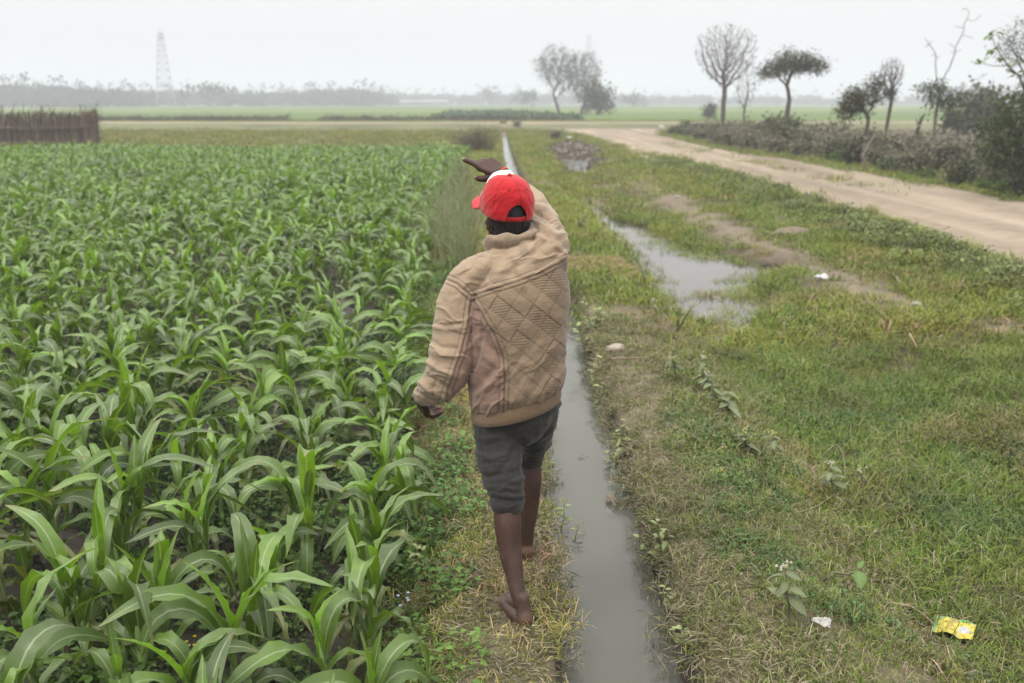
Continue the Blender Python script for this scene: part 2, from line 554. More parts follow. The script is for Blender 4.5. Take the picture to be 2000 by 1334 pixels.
# ------------------------------------------------------------------ scatter by geometry nodes (for what nobody could count)
def make_scatter_tree(coll):
    ng = bpy.data.node_groups.new("scatter", 'GeometryNodeTree')
    ng.interface.new_socket("Geometry", in_out='INPUT', socket_type='NodeSocketGeometry')
    ng.interface.new_socket("Geometry", in_out='OUTPUT', socket_type='NodeSocketGeometry')
    N, L = ng.nodes, ng.links
    gi, go = N.new("NodeGroupInput"), N.new("NodeGroupOutput")
    iop = N.new("GeometryNodeInstanceOnPoints")
    ci = N.new("GeometryNodeCollectionInfo")
    ci.inputs["Collection"].default_value = coll
    ci.inputs["Separate Children"].default_value = True
    ci.inputs["Reset Children"].default_value = True
    L.new(gi.outputs[0], iop.inputs["Points"])
    L.new(ci.outputs[0], iop.inputs["Instance"])
    iop.inputs["Pick Instance"].default_value = True
    for nm, typ, sock in (("idx", 'INT', "Instance Index"), ("rot", 'FLOAT_VECTOR', "Rotation"), ("scl", 'FLOAT_VECTOR', "Scale")):
        a = N.new("GeometryNodeInputNamedAttribute")
        a.data_type = typ
        a.inputs["Name"].default_value = nm
        L.new(a.outputs[0], iop.inputs[sock])
    L.new(iop.outputs[0], go.inputs[0])
    return ng

def scatter(name, label, pts, protos, scl, tint=None, idx=None, tilt=0.12, mat=None, rot=None):
    """protos: list of meshes"""
    n = len(pts)
    coll = bpy.data.collections.new(name + "_kinds")
    for i, me in enumerate(protos):
        coll.objects.link(bpy.data.objects.new("%s_kind_%02d" % (name, i), me))
    me = bpy.data.meshes.new(name)
    me.vertices.add(n)
    me.vertices.foreach_set("co", np.asarray(pts, np.float32).ravel())
    a = me.attributes.new("idx", 'INT', 'POINT')
    a.data.foreach_set("value", (rng.integers(0, len(protos), n) if idx is None else idx).astype(np.int32))
    if rot is None:
        rot = np.stack([rng.normal(0, tilt, n), rng.normal(0, tilt, n), rng.uniform(0, 2 * np.pi, n)], 1)
    a = me.attributes.new("rot", 'FLOAT_VECTOR', 'POINT'); a.data.foreach_set("vector", rot.astype(np.float32).ravel())
    scl = np.asarray(scl, np.float32)
    if scl.ndim == 1: scl = np.repeat(scl[:, None], 3, 1)
    a = me.attributes.new("scl", 'FLOAT_VECTOR', 'POINT'); a.data.foreach_set("vector", scl.ravel())
    t = np.ones((n, 3)) if tint is None else np.asarray(tint)
    a = me.attributes.new("tint", 'FLOAT_COLOR', 'POINT')
    a.data.foreach_set("color", np.hstack([t, np.ones((n, 1))]).astype(np.float32).ravel())
    o = obj(name, me)
    o.modifiers.new("scatter", 'NODES').node_group = make_scatter_tree(coll)
    return tag(o, label, kind="stuff")

# ------------------------------------------------------------------ maize
def maize_leaf_mat():
    m, nt, bs, out = new_mat("maize_leaf")
    uv = nt.nodes.new("ShaderNodeUVMap"); uv.uv_map = "UVMap"
    sp = nt.nodes.new("ShaderNodeSeparateXYZ"); nt.links.new(uv.outputs[0], sp.inputs[0])
    c = attr(nt, "Col").outputs["Color"]
    oi = nt.nodes.new("ShaderNodeObjectInfo")
    c = mixc(nt, c, maprange(nt, oi.outputs["Random"], 0, 1, 0.62, 1.38), 1.0, 'MULTIPLY')
    # veins along the blade and a pale midrib
    wv = nt.nodes.new("ShaderNodeTexWave"); wv.inputs["Scale"].default_value = 7.0; wv.inputs["Distortion"].default_value = 0.6
    wv.bands_direction = 'X'
    nt.links.new(uv.outputs[0], wv.inputs["Vector"])
    c = mixc(nt, c, maprange(nt, wv.outputs["Fac"], 0, 1, .84, 1.12), 1.0, 'MULTIPLY')
    c = mixc(nt, c, maprange(nt, noise(nt, 9, 4, .6), .3, .7, .78, 1.2), 1.0, 'MULTIPLY')
    d = nt.nodes.new("ShaderNodeMath"); d.operation = 'SUBTRACT'; nt.links.new(sp.outputs[0], d.inputs[0]); d.inputs[1].default_value = .5
    a = nt.nodes.new("ShaderNodeMath"); a.operation = 'ABSOLUTE'; nt.links.new(d.outputs[0], a.inputs[0])
    rib = maprange(nt, a.outputs[0], .02, .06, .75, 0)
    c = mixc(nt, c, (.30, .38, .20), rib)
    # small dark flecks
    vo = nt.nodes.new("ShaderNodeTexVoronoi"); vo.inputs["Scale"].default_value = 45
    tc = nt.nodes.new("ShaderNodeTexCoord"); nt.links.new(tc.outputs["Object"], vo.inputs["Vector"])
    fl = maprange(nt, vo.outputs["Distance"], .05, .12, .55, 0)
    c = mixc(nt, c, (.03, .03, .015), fl)
    nt.links.new(c, bs.inputs["Base Color"])
    bs.inputs["Roughness"].default_value = 0.42
    bs.inputs["Specular IOR Level"].default_value = 0.65
    bs.inputs["Sheen Weight"].default_value = 0.12
    bs.inputs["Sheen Roughness"].default_value = 0.4
    bs.inputs["Coat Weight"].default_value = 0.28
    bs.inputs["Coat Roughness"].default_value = 0.28
    bump(nt, bs, wv.outputs["Fac"], .25, .002)
    t = nt.nodes.new("ShaderNodeBsdfTranslucent")
    nt.links.new(mixc(nt, c, (1.5, 1.55, .45), 1.0, 'MULTIPLY'), t.inputs["Color"])
    mx = nt.nodes.new("ShaderNodeMixShader"); mx.inputs[0].default_value = .30
    nt.links.new(bs.outputs[0], mx.inputs[1]); nt.links.new(t.outputs[0], mx.inputs[2])
    nt.links.new(mx.outputs[0], out.inputs["Surface"])
    return m
M_MAIZE = maize_leaf_mat()
M_STALK = mat_col("maize_stalk", .5, 20, .8, 1.2, None, .4, rand=.15)

def leaf_geo(r, h0, phi, L, Wd, th0, droop, fold, wave, nlen=13, ncr=5, twist=0.0, power=.5, lift=0.0):
    """one maize leaf as a grid in plant space"""
    P = np.zeros(3); P[2] = h0
    out, uv = [], []
    ca, sa = math.cos(phi), math.sin(phi)
    side = np.array([-sa, ca, 0.])
    ph, fq = r.uniform(0, 6.28), r.uniform(10, 19)
    yaw = 0
    bw = .13 if droop > 1 else .3
    b0, b1 = 1 / (1 + math.exp(power / bw)), 1 / (1 + math.exp(-(1 - power) / bw))
    for i in range(nlen):
        t = i / (nlen - 1)
        th = th0 - droop * (1 / (1 + math.exp(-(t - power) / bw)) - b0) / (b1 - b0)
        fwd = np.array([math.cos(th) * ca, math.cos(th) * sa, math.sin(th)])
        nor = np.array([-math.sin(th) * ca, -math.sin(th) * sa, math.cos(th)])
        tw = twist * t
        sd = side * math.cos(tw) + nor * math.sin(tw)
        nn = -side * math.sin(tw) + nor * math.cos(tw)
        w = Wd * (min(1, .42 + 2.6 * t) if t < .25 else 1) * (1 - max(0, (t - .42) / .58) ** 1.9) * .5 + .0008
        fo = fold * (1 - .75 * t)
        for j in range(ncr):
            a = (j / (ncr - 1) - .5) * 2
            e = abs(a) ** 1.2
            z = w * e * math.sin(fo) + wave * (abs(a) ** 2) * math.sin(fq * t * 2.2 + ph + (1.3 if a > 0 else 0)) * (math.sin(math.pi * min(1, t * 1.15)) if t < .87 else .2)
            q = P + sd * (a * w * math.cos(fo)) + nn * z
            out.append(q); uv.append(((a + 1) / 2, t))
        P = P + fwd * (L / (nlen - 1)) + side * (yaw * L / nlen)
    F = [(i * ncr + j, i * ncr + j + 1, (i + 1) * ncr + j + 1, (i + 1) * ncr + j) for i in range(nlen - 1) for j in range(ncr - 1)]
    return np.array(out), F, np.array(uv)

def maize_plant(seed):
    """list of leaf grids and the stalk of one plant, about 0.55 m tall"""
    r = random.Random(seed)
    leaves = []
    nl = r.choice((7, 8, 8, 9))
    base = r.uniform(0, 6.28)
    hs = r.uniform(.20, .30)
    for k in range(nl):
        u = k / (nl - 1)
        phi = base + (k % 2) * math.pi + r.uniform(-.45, .45)
        h0 = .05 + (hs - .03) * min(1, u * 1.15)
        if u < .3:
            L, Wd, th0, dr = r.uniform(.26, .38), r.uniform(.040, .055), R(r.uniform(35, 55)), R(r.uniform(95, 140))
        elif u < .78:
            L, Wd, th0, dr = r.uniform(.38, .56), r.uniform(.062, .090), R(r.uniform(64, 84)), R(r.uniform(80, 160))
        else:
            L, Wd, th0, dr = r.uniform(.24, .36), r.uniform(.040, .060), R(r.uniform(70, 88)), R(r.uniform(10, 120))
        young = max(0, (u - .55) / .45)
        col = np.array([.080, .142, .022]) * (1 - young) + np.array([.125, .235, .02]) * young
        col = col * r.uniform(.85, 1.15)
        v, f, uv = leaf_geo(r, h0, phi, L, Wd, th0, dr, R(r.uniform(22, 34) + 26 * young), r.uniform(.006, .016) * (1 - .5 * young),
                            twist=R(r.uniform(-75, 75)) * (1 - young * .6), power=r.uniform(.30, .62))
        # base of a leaf is greener than its tip
        t = uv[:, 1:2]
        cc = col[None, :] * (1.12 - .2 * t) + np.array([[.02, .03, -.005]]) * (1 - t)
        if u < .3 and r.random() < .6:
            cc = cc * .45 + np.array([[.20, .19, .055]]) * .55
        tipw = sstep(r.uniform(.72, .9), 1.0, t) * (.8 if r.random() < .4 else .15)
        cc = cc * (1 - tipw) + np.array([[.25, .21, .09]]) * tipw
        leaves.append((v, f, uv, cc))
    st = MB()
    st.tube([(0, 0, -.04), (0.004, 0, .08), (0, .004, hs * .8), (0, 0, hs + .07)], [.0125, .0125, .0115, .006], 7, (.15, .22, .07))
    st.tube([(0, 0, .07), (0, 0, .13)], [.0145, .0125], 7, (.12, .2, .05))
    return leaves, st

protos = []
NPROTO = 16
for k in range(NPROTO):
    lv, st = maize_plant(100 + k)
    lms = [mesh_np("leaf", v, f, True, [M_MAIZE], c, uv) for v, f, uv, c in lv]
    sm = st.mesh("stalk", M_STALK)
    # one joined mesh of the same plant for the far part of the crop
    V, F, U, C, n, mi = [], [], [], [], 0, []
    for v, f, uv, c in lv:
        V.append(v); F += [tuple(i + n for i in q) for q in f]; U.append(uv); C.append(c); n += len(v); mi += [0] * len(f)
    sv = np.vstack(st.v)
    V.append(sv); F += [tuple(i + n for i in q) for q in st.f]; U.append(np.zeros((len(sv), 2))); C.append(np.vstack(st.c)); mi += [1] * len(st.f)
    jm = mesh_np("maize_joined", np.vstack(V), F, True, [M_MAIZE, M_STALK], np.vstack(C), np.vstack(U), mi)
    protos.append((lms, sm, jm))

plants = []
rowgap, step = .385, .20
for row in range(105):
    yv = 1.2 + rng.uniform(0, step)
    while yv < FIELD_END - .4:
        x = float(edge(yv)) - .10 - row * rowgap + rng.normal(0, .055) + .12 * (fbm(yv * .3, row * 1.7, 111, 2) - .5)
        y = yv + rng.normal(0, .05)
        yv += step * rng.uniform(.8, 1.25)
        if rng.random() < (.08 if y > 5 else .03) or (vnoise(x * .55 + 9, y * .4, 117) > .90 and rng.random() < .5): continue
        u, v = UV(x, y, -.1)
        if u < -750 or v > 2300: continue
        vig = .70 + .36 * fbm(x * .35, y * .35, 113, 3) + rng.normal(0, .07)
        vig *= 1.0 + .12 * sstep(12, 30, y) + .16 * sstep(5.5, 3.0, y)
        plants.append((x, y, Z(x, y) - .005, rng.uniform(0, 6.28), float(np.clip(vig, .55, 1.15)), int(rng.integers(NPROTO)), row))
def show(p):
    u, v = UV(p[0], p[1], .1)
    inside = -120 < u < 1000 and v < 1500
    return (0 if inside else 1, math.hypot(p[0], p[1]))
plants.sort(key=show)
NEAR = 300
corner = {}
ORD = ("first", "second", "third", "fourth", "fifth", "sixth")
RWN = ("in the row beside the path", "in the second row from the path", "in the third row from the path", "in the fourth row from the path")
special = {}
for rw in range(4):
    seq = []
    for i, p in enumerate(plants[:NEAR]):
        u, v = UV(p[0], p[1], p[2])
        if p[6] == rw and -20 < u < 900 and v < 1360: seq.append((p[1], i))
    for q, (yy_, i) in enumerate(sorted(seq)[:6]):
        special[i] = "maize plant %s, %s counted from the bottom edge" % (RWN[rw], ORD[q])
for i, (x, y, z, rz, sc, k, rw_) in enumerate(plants[:NEAR]):
    lms, sm, jm = protos[k]
    root = empty("maize_plant", (x, y, z), rz)
    root.scale = (sc, sc, sc * rng.uniform(.9, 1.1))
    root.rotation_euler = (rng.normal(0, .06), rng.normal(0, .06), rz)
    tag(root, special.get(i) or "young maize plant with arching leaves in the field left of the man", "maize plant", "maize plants in the field")
    link(bpy.data.objects.new("stalk", sm), root)
    for lm in lms:
        link(bpy.data.objects.new("leaf", lm), root)
far = plants[NEAR:]
fp = np.array([(p[0], p[1], p[2]) for p in far])
scatter("maize_crop", "dense stand of young maize filling the field as far as the brushwood fence", fp, [p[2] for p in protos],
        np.array([p[4] for p in far]), idx=np.array([p[5] for p in far]), tilt=.07)
# ------------------------------------------------------------------ grass and ground cover
def blade(mb, r, x, y, L, w, lean, az, col, bend=1.0, seg=3, z0=0.0):
    """one tapering bent blade"""
    pts, n = [], seg + 1
    ca, sa = math.cos(az), math.sin(az)
    px, pz, th = 0.0, 0.0, math.pi / 2 - lean * .35
    P = []
    for i in range(n):
        P.append((px, pz))
        px += math.cos(th) * L / seg; pz += math.sin(th) * L / seg
        th -= lean * bend / seg
    V, F = [], []
    tw = r.uniform(-.8, .8)
    for i, (a, b) in enumerate(P):
        t = i / seg
        ww = w * (1 - t ** 1.6) * .5 + .0003
        dx, dy = -sa * ww * math.cos(tw), ca * ww * math.cos(tw)
        dz = ww * math.sin(tw) * .6
        V += [(x + ca * a - dx, y + sa * a - dy, z0 + b - dz), (x + ca * a + dx, y + sa * a + dy, z0 + b + dz)]
    F = [(2 * i, 2 * i + 1, 2 * i + 3, 2 * i + 2) for i in range(seg)]
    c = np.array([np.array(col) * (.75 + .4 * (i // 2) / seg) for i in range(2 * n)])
    mb.add(V, F, c)

GREEN = [(.14, .215, .032), (.175, .235, .038), (.115, .19, .036), (.21, .25, .048)]
STRAW = [(.34, .29, .18), (.28, .235, .14), (.40, .36, .24)]
def tuft(seed, n, rad, L, w, lean, dry=.15, flat=0.0):
    r = random.Random(seed); mb = MB()
    for k in range(n):
        a, d = r.uniform(0, 6.28), rad * math.sqrt(r.random())
        col = r.choice(STRAW) if r.random() < dry else r.choice(GREEN)
        f = r.uniform(.75, 1.25)
        le = r.uniform(*lean)
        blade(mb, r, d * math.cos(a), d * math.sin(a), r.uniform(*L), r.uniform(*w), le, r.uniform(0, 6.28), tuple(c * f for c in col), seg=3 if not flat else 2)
    return mb.mesh("grass_tuft", M_GRASS, False)

def litter_tuft(seed, n, rad):
    """cut, dry grass lying flat"""
    r = random.Random(seed); mb = MB()
    for k in range(n):
        a, d = r.uniform(0, 6.28), rad * math.sqrt(r.random())
        az = r.uniform(0, 6.28); L = r.uniform(.02, .075); w = r.uniform(.002, .0045)
        x, y, z = d * math.cos(a), d * math.sin(a), r.uniform(.003, .02)
        dx, dy, dz = math.cos(az) * L / 2, math.sin(az) * L / 2, r.uniform(-.012, .014)
        ox, oy = -math.sin(az) * w / 2, math.cos(az) * w / 2
        c = np.array(r.choice(STRAW + [(.26, .26, .09), (.19, .21, .07), (.42, .38, .26)])) * r.uniform(.7, 1.15)
        mb.add([(x - dx - ox, y - dy - oy, z - dz), (x - dx + ox, y - dy + oy, z - dz), (x + .3 * ox, y + .3 * oy, z + .004), (x + dx, y + dy, z + dz)],
               [(0, 1, 2), (1, 3, 2), (0, 2, 3)], c)
    return mb.mesh("dry_litter", M_GRASS, False)

def leafy_patch(seed, n, rad, size, h, col):
    """low broad-leaved ground cover"""
    r = random.Random(seed); mb = MB()
    for k in range(n):
        a, d = r.uniform(0, 6.28), rad * math.sqrt(r.random())
        x, y, z = d * math.cos(a), d * math.sin(a), r.uniform(.2, 1) * h
        s = r.uniform(*size); az = r.uniform(0, 6.28); tl = r.uniform(-.5, .3)
        c = np.array(col) * r.uniform(.65, 1.35)
        ca, sa = math.cos(az), math.sin(az)
        def q(f, w, up): return (x + ca * f * s - sa * w * s, y + sa * f * s + ca * w * s, z + up * s + tl * f * s)
        mb.add([q(0, 0, 0), q(.45, -.36, .12), q(.5, 0, .0), q(.45, .36, .12), q(1, 0, -.12)], [(0, 2, 1), (0, 3, 2), (1, 2, 4), (2, 3, 4)], c)
        if r.random() < .5:
            blade(mb, r, x * .9, y * .9, z + .02, .003, .5, az + 3, tuple(c), seg=2)
    return mb.mesh("ground_cover", M_GRASS, False)

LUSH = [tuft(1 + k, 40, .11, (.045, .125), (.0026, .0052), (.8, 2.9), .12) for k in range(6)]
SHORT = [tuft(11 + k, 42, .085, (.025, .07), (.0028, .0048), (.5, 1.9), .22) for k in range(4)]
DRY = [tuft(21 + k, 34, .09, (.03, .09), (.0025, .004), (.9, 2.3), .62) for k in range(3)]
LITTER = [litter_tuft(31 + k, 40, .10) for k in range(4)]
CLOVER = [leafy_patch(41 + k, 60, .11, (.010, .022), .045, (.085, .15, .05)) for k in range(3)]
WEEDY = [leafy_patch(51 + k, 44, .12, (.02, .048), .12, (.11, .18, .05)) for k in range(4)]
MIDTUFT = [tuft(61 + k, 40, .20, (.06, .16), (.006, .012), (.7, 2.6), .14) for k in range(4)]
FARTUFT = [tuft(71 + k, 60, .55, (.08, .2), (.014, .026), (.5, 1.8), .2) for k in range(3)]

def sample(x0, x1, y0, y1, dens, inview=True):
    n = int((x1 - x0) * (y1 - y0) * dens)
    x = rng.uniform(x0, x1, n); y = rng.uniform(y0, y1, n)
    if inview:
        u, v = UV(x, y, terrain_z(x, y))
        k = (u > -260) & (u < 2300) & (v < 1700)
        x, y = x[k], y[k]
    return x, y

def field_of(name, label, x, y, keep, protos, s0, s1, tint, tilt=.15):
    x, y, tint = x[keep], y[keep], tint[keep]
    z = terrain_z(x, y)
    sc = rng.uniform(s0, s1, len(x)) * (.62 + .8 * fbm(x * 2.3, y * 1.7, 261, 3))
    return scatter(name, label, np.stack([x, y, z - .004], 1), protos, sc, tint, tilt=tilt)

def tints(x, y, warm=.5, dark=.0):
    """patchy colour of the sward: yellower, greener, greyer places"""
    a = fbm(x * .8, y * .6, 201, 4); b = fbm(x * 2.6, y * 2.2, 207, 3)
    yel = sstep(.42, .68, a)[:, None]; gry = sstep(.5, .75, b)[:, None]
    t = np.ones((len(x), 3)) * (1 - yel) + yel * np.array([1.28, 1.14, .95]) * (1 - warm + warm)
    t = t * (1 - .45 * gry) + .45 * gry * np.array([1.2, 1.0, 1.15])
    dead = sstep(.56, .70, fbm(x * 1.9 + 7, y * 1.6, 213, 4))[:, None]
    t = t * (1 - dead) + dead * np.array([1.35, .98, 1.3])
    return t * (.62 + .66 * fbm(x * 4, y * 4, 211, 3))[:, None] * (1 - dark)

# right of the ditch
def right_side(y0, y1, dens):
    x, y = sample(.3, min(12, .6 * y1 + 1), y0, y1, dens)
    c, h = xc(y), hw(y)
    r = x - c - h
    g, on = grass_mask(x, y)
    z = terrain_z(x, y)
    wet = (z < PUDDLE_Z - .015) & (poly_sd(x, y, PUDDLE, .5) > -.5)
    return x, y, r, g, on, wet

x, y, r, g, on, wet = right_side(2.0, 8.5, 520)
T = tints(x, y)
rnd = rng.random(len(x))
low = sstep(.85, 1.3, r)
field_of("meadow_grass", "long green grass covering the low meadow beside the ditch bank", x, y, (rnd < low * g * .46 * (.45 + .9 * fbm(x * 3, y * 2.4, 263, 3))) & ~wet, LUSH, .7, 1.3, T * np.array([.80, .88, .85]))
field_of("bank_grass", "short patchy grass on the far bank of the ditch", x, y, (rnd < (1 - low) * g * .66 * (.25 + .75 * sstep(.10, .60, r + .35 * (fbm(x * 3, y * 3, 265, 3) - .5))) * (.4 + fbm(x * 2.6, y * 2, 267, 3))) & (r > .03) & ~wet, SHORT, .7, 1.3, T * np.array([.92, .94, .85]))
rnd = rng.random(len(x))
field_of("bank_thatch", "dry grass thatch lying on the ditch bank", x, y, (rnd < ((1 - low) * (.46 + .5 * sstep(.5, .05, r)) + .05) * (.35 + .65 * g)) & (r > .03) & ~wet, LITTER + DRY, .7, 1.2, np.ones((len(x), 3)) * rng.uniform(.6, .95, len(x))[:, None])
cl = fbm(x * 1.7, y * 1.7, 221, 3)
rnd = rng.random(len(x))
field_of("creeping_clover", "low round-leaved clover in the grass", x, y, (rnd < .30 * sstep(.52, .66, cl) * g) & (r > .25) & ~wet, CLOVER, .7, 1.2, T)
x, y, r, g, on, wet = right_side(8.5, 20, 110)
T = tints(x, y)
rnd = rng.random(len(x))
wetk = wet & (rng.random(len(x)) < .0)
field_of("middle_grass", "grass of the meadow around the puddle", x, y, (rnd < g ** 1.6 * (.5 + .8 * fbm(x * 1.5, y, 269, 3))) & (r > .02) & ~wet, MIDTUFT + SHORT[:2], .75, 1.2, T * np.array([1.0, 1.02, .9]))
x, y, r, g, on, wet = right_side(20, 62, 14)
T = tints(x, y)
field_of("far_grass", "short grass along the road and the far ditch bank", x, y, (rng.random(len(x)) < g * .9) & (r > .42) & ~wet, FARTUFT, .55, .95, T * np.array([1.0, 1.02, .9]))
x, y = sample(-2.0, 1.4, 18, 62, 40)
c, h = xc(y), hw(y); d = np.abs(x - c) - h
k = (d > .10) & (d < .55) & (x > edge(y))
field_of("ditch_edge_grass", "short grass lining the far stretch of the ditch", x, y, k, MIDTUFT + SHORT[:2], .5, .9, tints(x, y) * np.array([1.1, 1.1, .9]))
# grass standing in the puddle
x, y = sample(1.5, 3.6, 8.6, 17, 260)
sd = poly_sd(x, y, PUDDLE, .5)
p = sstep(-.2, .15, .28 - sd) * .4 + 1.3 * sstep(1.8, 2.6, x + .18 * (11.5 - y)) * sstep(13.0, 11.2, y) * sstep(.40, .62, fbm(x * 2.2, y * 1.6, 231, 3))
k = (rng.random(len(x)) < p * .7) & (sd > -.25)
scatter("puddle_grass", "thin grass standing in the shallow puddle", np.stack([x[k], y[k], np.maximum(terrain_z(x[k], y[k]), PUDDLE_Z - .03)], 1), LUSH, rng.uniform(.8, 1.5, k.sum()), tints(x[k], y[k]) * np.array([1.1, 1.1, .95]))

x, y = sample(.1, .7, 2.6, 10, 60)
c, h = xc(y), hw(y); d = h - np.abs(x - c)
k = (d > 0) & (rng.random(len(x)) < .10 + .5 * sstep(.09, .0, d) * (x > c))
scatter("floating_debris", "bits of straw and scum floating along the edges of the ditch water", np.stack([x, y, np.full(len(x), WATER_Z - .004)], 1)[k], [litter_tuft(91 + q, 5, .05) for q in range(4)], rng.uniform(.35, .9, k.sum()), np.ones((k.sum(), 3)) * .6, tilt=.03)

# weeds between road and meadow (trodden clods with grey-green weeds)
x, y = sample(4.3, 6.2, 9, 34, 60)
d = np.interp(y, [9, 17, 26, 34], [6.0, 6.0, 5.9, 5.5]) - x
k = (rng.random(len(x)) < sstep(1.5, .3, d + .6 * (fbm(x, y, 241, 3) - .5)) * .8) & (d > .02)
field_of("roadside_weeds", "grey-green trodden weeds along the near edge of the dirt road", x, y, k, WEEDY + CLOVER, .8, 1.6, np.ones((len(x), 3)) * np.array([1.55, 1.15, 1.4]) * rng.uniform(.5, 1.1, len(x))[:, None])

# left of the ditch: path bank and the weedy field margin
x, y = sample(-1.6, .45, 2.0, 12, 560)
c, h, e = xc(y), hw(y), edge(y)
d = c - h - x                     # distance from the water
w = c - h - e
g, on = grass_mask(x, y)
feet = np.minimum(np.hypot((x - .0) / .085, (y - 3.43) / .17), np.hypot((x - .065) / .06, (y - 3.97) / .16))
ok = (d > .02) & (x > e - .1) & (feet > 1)
path = np.exp(-((d - .24) / .17) ** 2) * sstep(5.5, 4.5, y)
field_edge = sstep(.5, .85, d / w)
rnd = rng.random(len(x)); T = tints(x, y)
field_of("path_litter", "cut dry grass strewn over the trodden path on the bank", x, y, ok & (rnd < (.26 + .55 * path) * (.25 + .75 * g) * (1 - .7 * field_edge)), LITTER, .7, 1.15, np.ones((len(x), 3)) * rng.uniform(.6, 1.0, len(x))[:, None])
rnd = rng.random(len(x))
field_of("path_grass", "short yellowish grass on the path bank", x, y, ok & (rnd < g * (.55 - .33 * path) * (1 - .5 * field_edge)), SHORT + DRY, .7, 1.25, T * np.array([1.12, 1.06, .92]))
rnd = rng.random(len(x))
field_of("margin_grass", "fresh green grass and weeds between the path and the maize", x, y, ok & (rnd < .30 * field_edge * g), LUSH + WEEDY, .6, 1.05, T * np.array([.74, .86, .75]))
x, y = sample(-3.2, .3, 12, 62, 26)
c, h, e = xc(y), hw(y), edge(y)
k = (x < c - h - .35) & (x > e) & (rng.random(len(x)) < .8)
field_of("far_bank_grass", "grass on the far stretch of the path bank", x, y, k, FARTUFT + MIDTUFT, .5, .85, tints(x, y) * np.array([1.1, 1.1, .85]))

# low weeds under the maize
x, y = sample(-9, -.3, 2.0, 14, 120)
k = (x < edge(y)) & (rng.random(len(x)) < (.35 + .65 * sstep(.38, .58, fbm(x * 1.4, y * 1.4, 251, 3))) * sstep(15, 6, y))
field_of("field_weeds", "low weeds and clover on the wet soil under the maize", x, y, k, CLOVER + WEEDY + SHORT[:2], .55, 1.15, tints(x, y) * np.array([.55, .66, .6]))  # tint lowered: shade under the maize canopy put into the weed colour

def clod(seed):
    r = np.random.default_rng(seed); V, F = [], []
    for i in range(5):
        ph = -math.pi / 2 + math.pi * i / 4
        for j in range(7):
            th = 2 * math.pi * j / 7; k = r.uniform(.65, 1.2)
            V.append((k * math.cos(ph) * math.cos(th), k * math.cos(ph) * math.sin(th), .6 * k * math.sin(ph)))
    F = [(i * 7 + j, i * 7 + (j + 1) % 7, (i + 1) * 7 + (j + 1) % 7, (i + 1) * 7 + j) for i in range(4) for j in range(7)]
    return mesh_np("soil_clod", V, F, True, [M_SOIL], np.tile([[.068, .054, .04]], (35, 1)))
CLODS = [clod(k) for k in range(4)]
x, y = sample(-9, -.3, 2.0, 13, 170)
k = (x < edge(y)) & (rng.random(len(x)) < sstep(.35, .6, fbm(x * 2, y * 2, 255, 3)))
z = terrain_z(x, y)
scatter("soil_clods", "lumps of wet dark soil between the maize plants", np.stack([x, y, z], 1)[k], CLODS, np.random.default_rng(9).gamma(2.2, .009, k.sum()).clip(.006, .05), tilt=.4)

x, y = sample(1.3, 4.2, 30, 53, 30)
k = poly_sd(x, y, HOLLOW, .25) > -.15
scatter("mud_clods", "lumps of grey-brown mud in the trampled hollow beside the far ditch", np.stack([x, y, terrain_z(x, y)], 1)[k], CLODS, rng.uniform(.03, .09, k.sum()), tilt=.4)

# rough strip behind the maize and the paddy
x, y = sample(-42, 24, FIELD_END + .5, 104, 3.2)
k = ((x < edge(y)) | (y > 64)) & ((y < 83) | (y > 90)) & (rng.random(len(x)) < .75)
g, on = grass_mask(x, y)
k &= (on < .4) & ((y < 69) | (y > 91))
field_of("rough_grass", "rough olive grass behind the maize field", x, y, k, FARTUFT, .8, 1.3, tints(x, y) * np.array([.95, .90, .8]))
# ------------------------------------------------------------------ trees: grown towards points of their crown
def grow_tree(seed, trunk, pts, step, infl, kill, upward=.15, maxit=90, jitter=.15):
    r = np.random.default_rng(seed)
    nodes = [np.array(p, float) for p in trunk]
    par = [-1] + list(range(len(trunk) - 1))
    A = np.array(pts, float)
    for it in range(maxit):
        if len(A) == 0: break
        Nn = np.array(nodes)
        d2 = ((A[:, None, :] - Nn[None, :, :]) ** 2).sum(2)
        near = d2.argmin(1); dm = np.sqrt(d2[np.arange(len(A)), near])
        act = dm < infl
        if not act.any():
            infl *= 1.4
            if infl > 50: break
            continue
        new = 0
        for k in np.unique(near[act]):
            v = A[act & (near == k)] - Nn[k]
            v = (v / np.maximum(np.linalg.norm(v, axis=1), 1e-6)[:, None]).mean(0)
            v = v + np.array([0, 0, upward]) + r.normal(0, jitter, 3)
            q = Nn[k] + v / max(np.linalg.norm(v), 1e-6) * step
            if (((np.array(nodes) - q) ** 2).sum(1) < (step * .3) ** 2).any(): continue
            nodes.append(q); par.append(int(k)); new += 1
        if new == 0: break
        Nn = np.array(nodes)
        d = np.sqrt(((A[:, None, :] - Nn[None, -new:, :]) ** 2).sum(2)).min(1)
        A = A[d > kill]
    return np.array(nodes), np.array(par)

def tree_radii(nodes, par, tip, expo=2.3):
    n = len(nodes); ch = [[] for _ in range(n)]
    for i, p in enumerate(par):
        if p >= 0: ch[p].append(i)
    rad = np.zeros(n)
    for i in range(n - 1, -1, -1):
        rad[i] = tip if not ch[i] else max(tip, sum(rad[c] ** expo for c in ch[i]) ** (1 / expo))
    return rad, ch

def branches_mesh(name, nodes, par, rad, col, rmin=0.0, rmax=1e9, seg=5, mat=None):
    mb = MB()
    for i, p in enumerate(par):
        if p < 0 or not (rmin <= rad[i] < rmax): continue
        a, b = nodes[p], nodes[i]
        c = np.array(col) * random.uniform(.8, 1.2)
        mb.tube([tuple(a), tuple(b + (b - a) * .06)], [min(rad[p], rad[i] * 1.3), rad[i]], seg, c, cap=False)
    return mb.mesh(name, mat or M_BARK) if mb.n else None

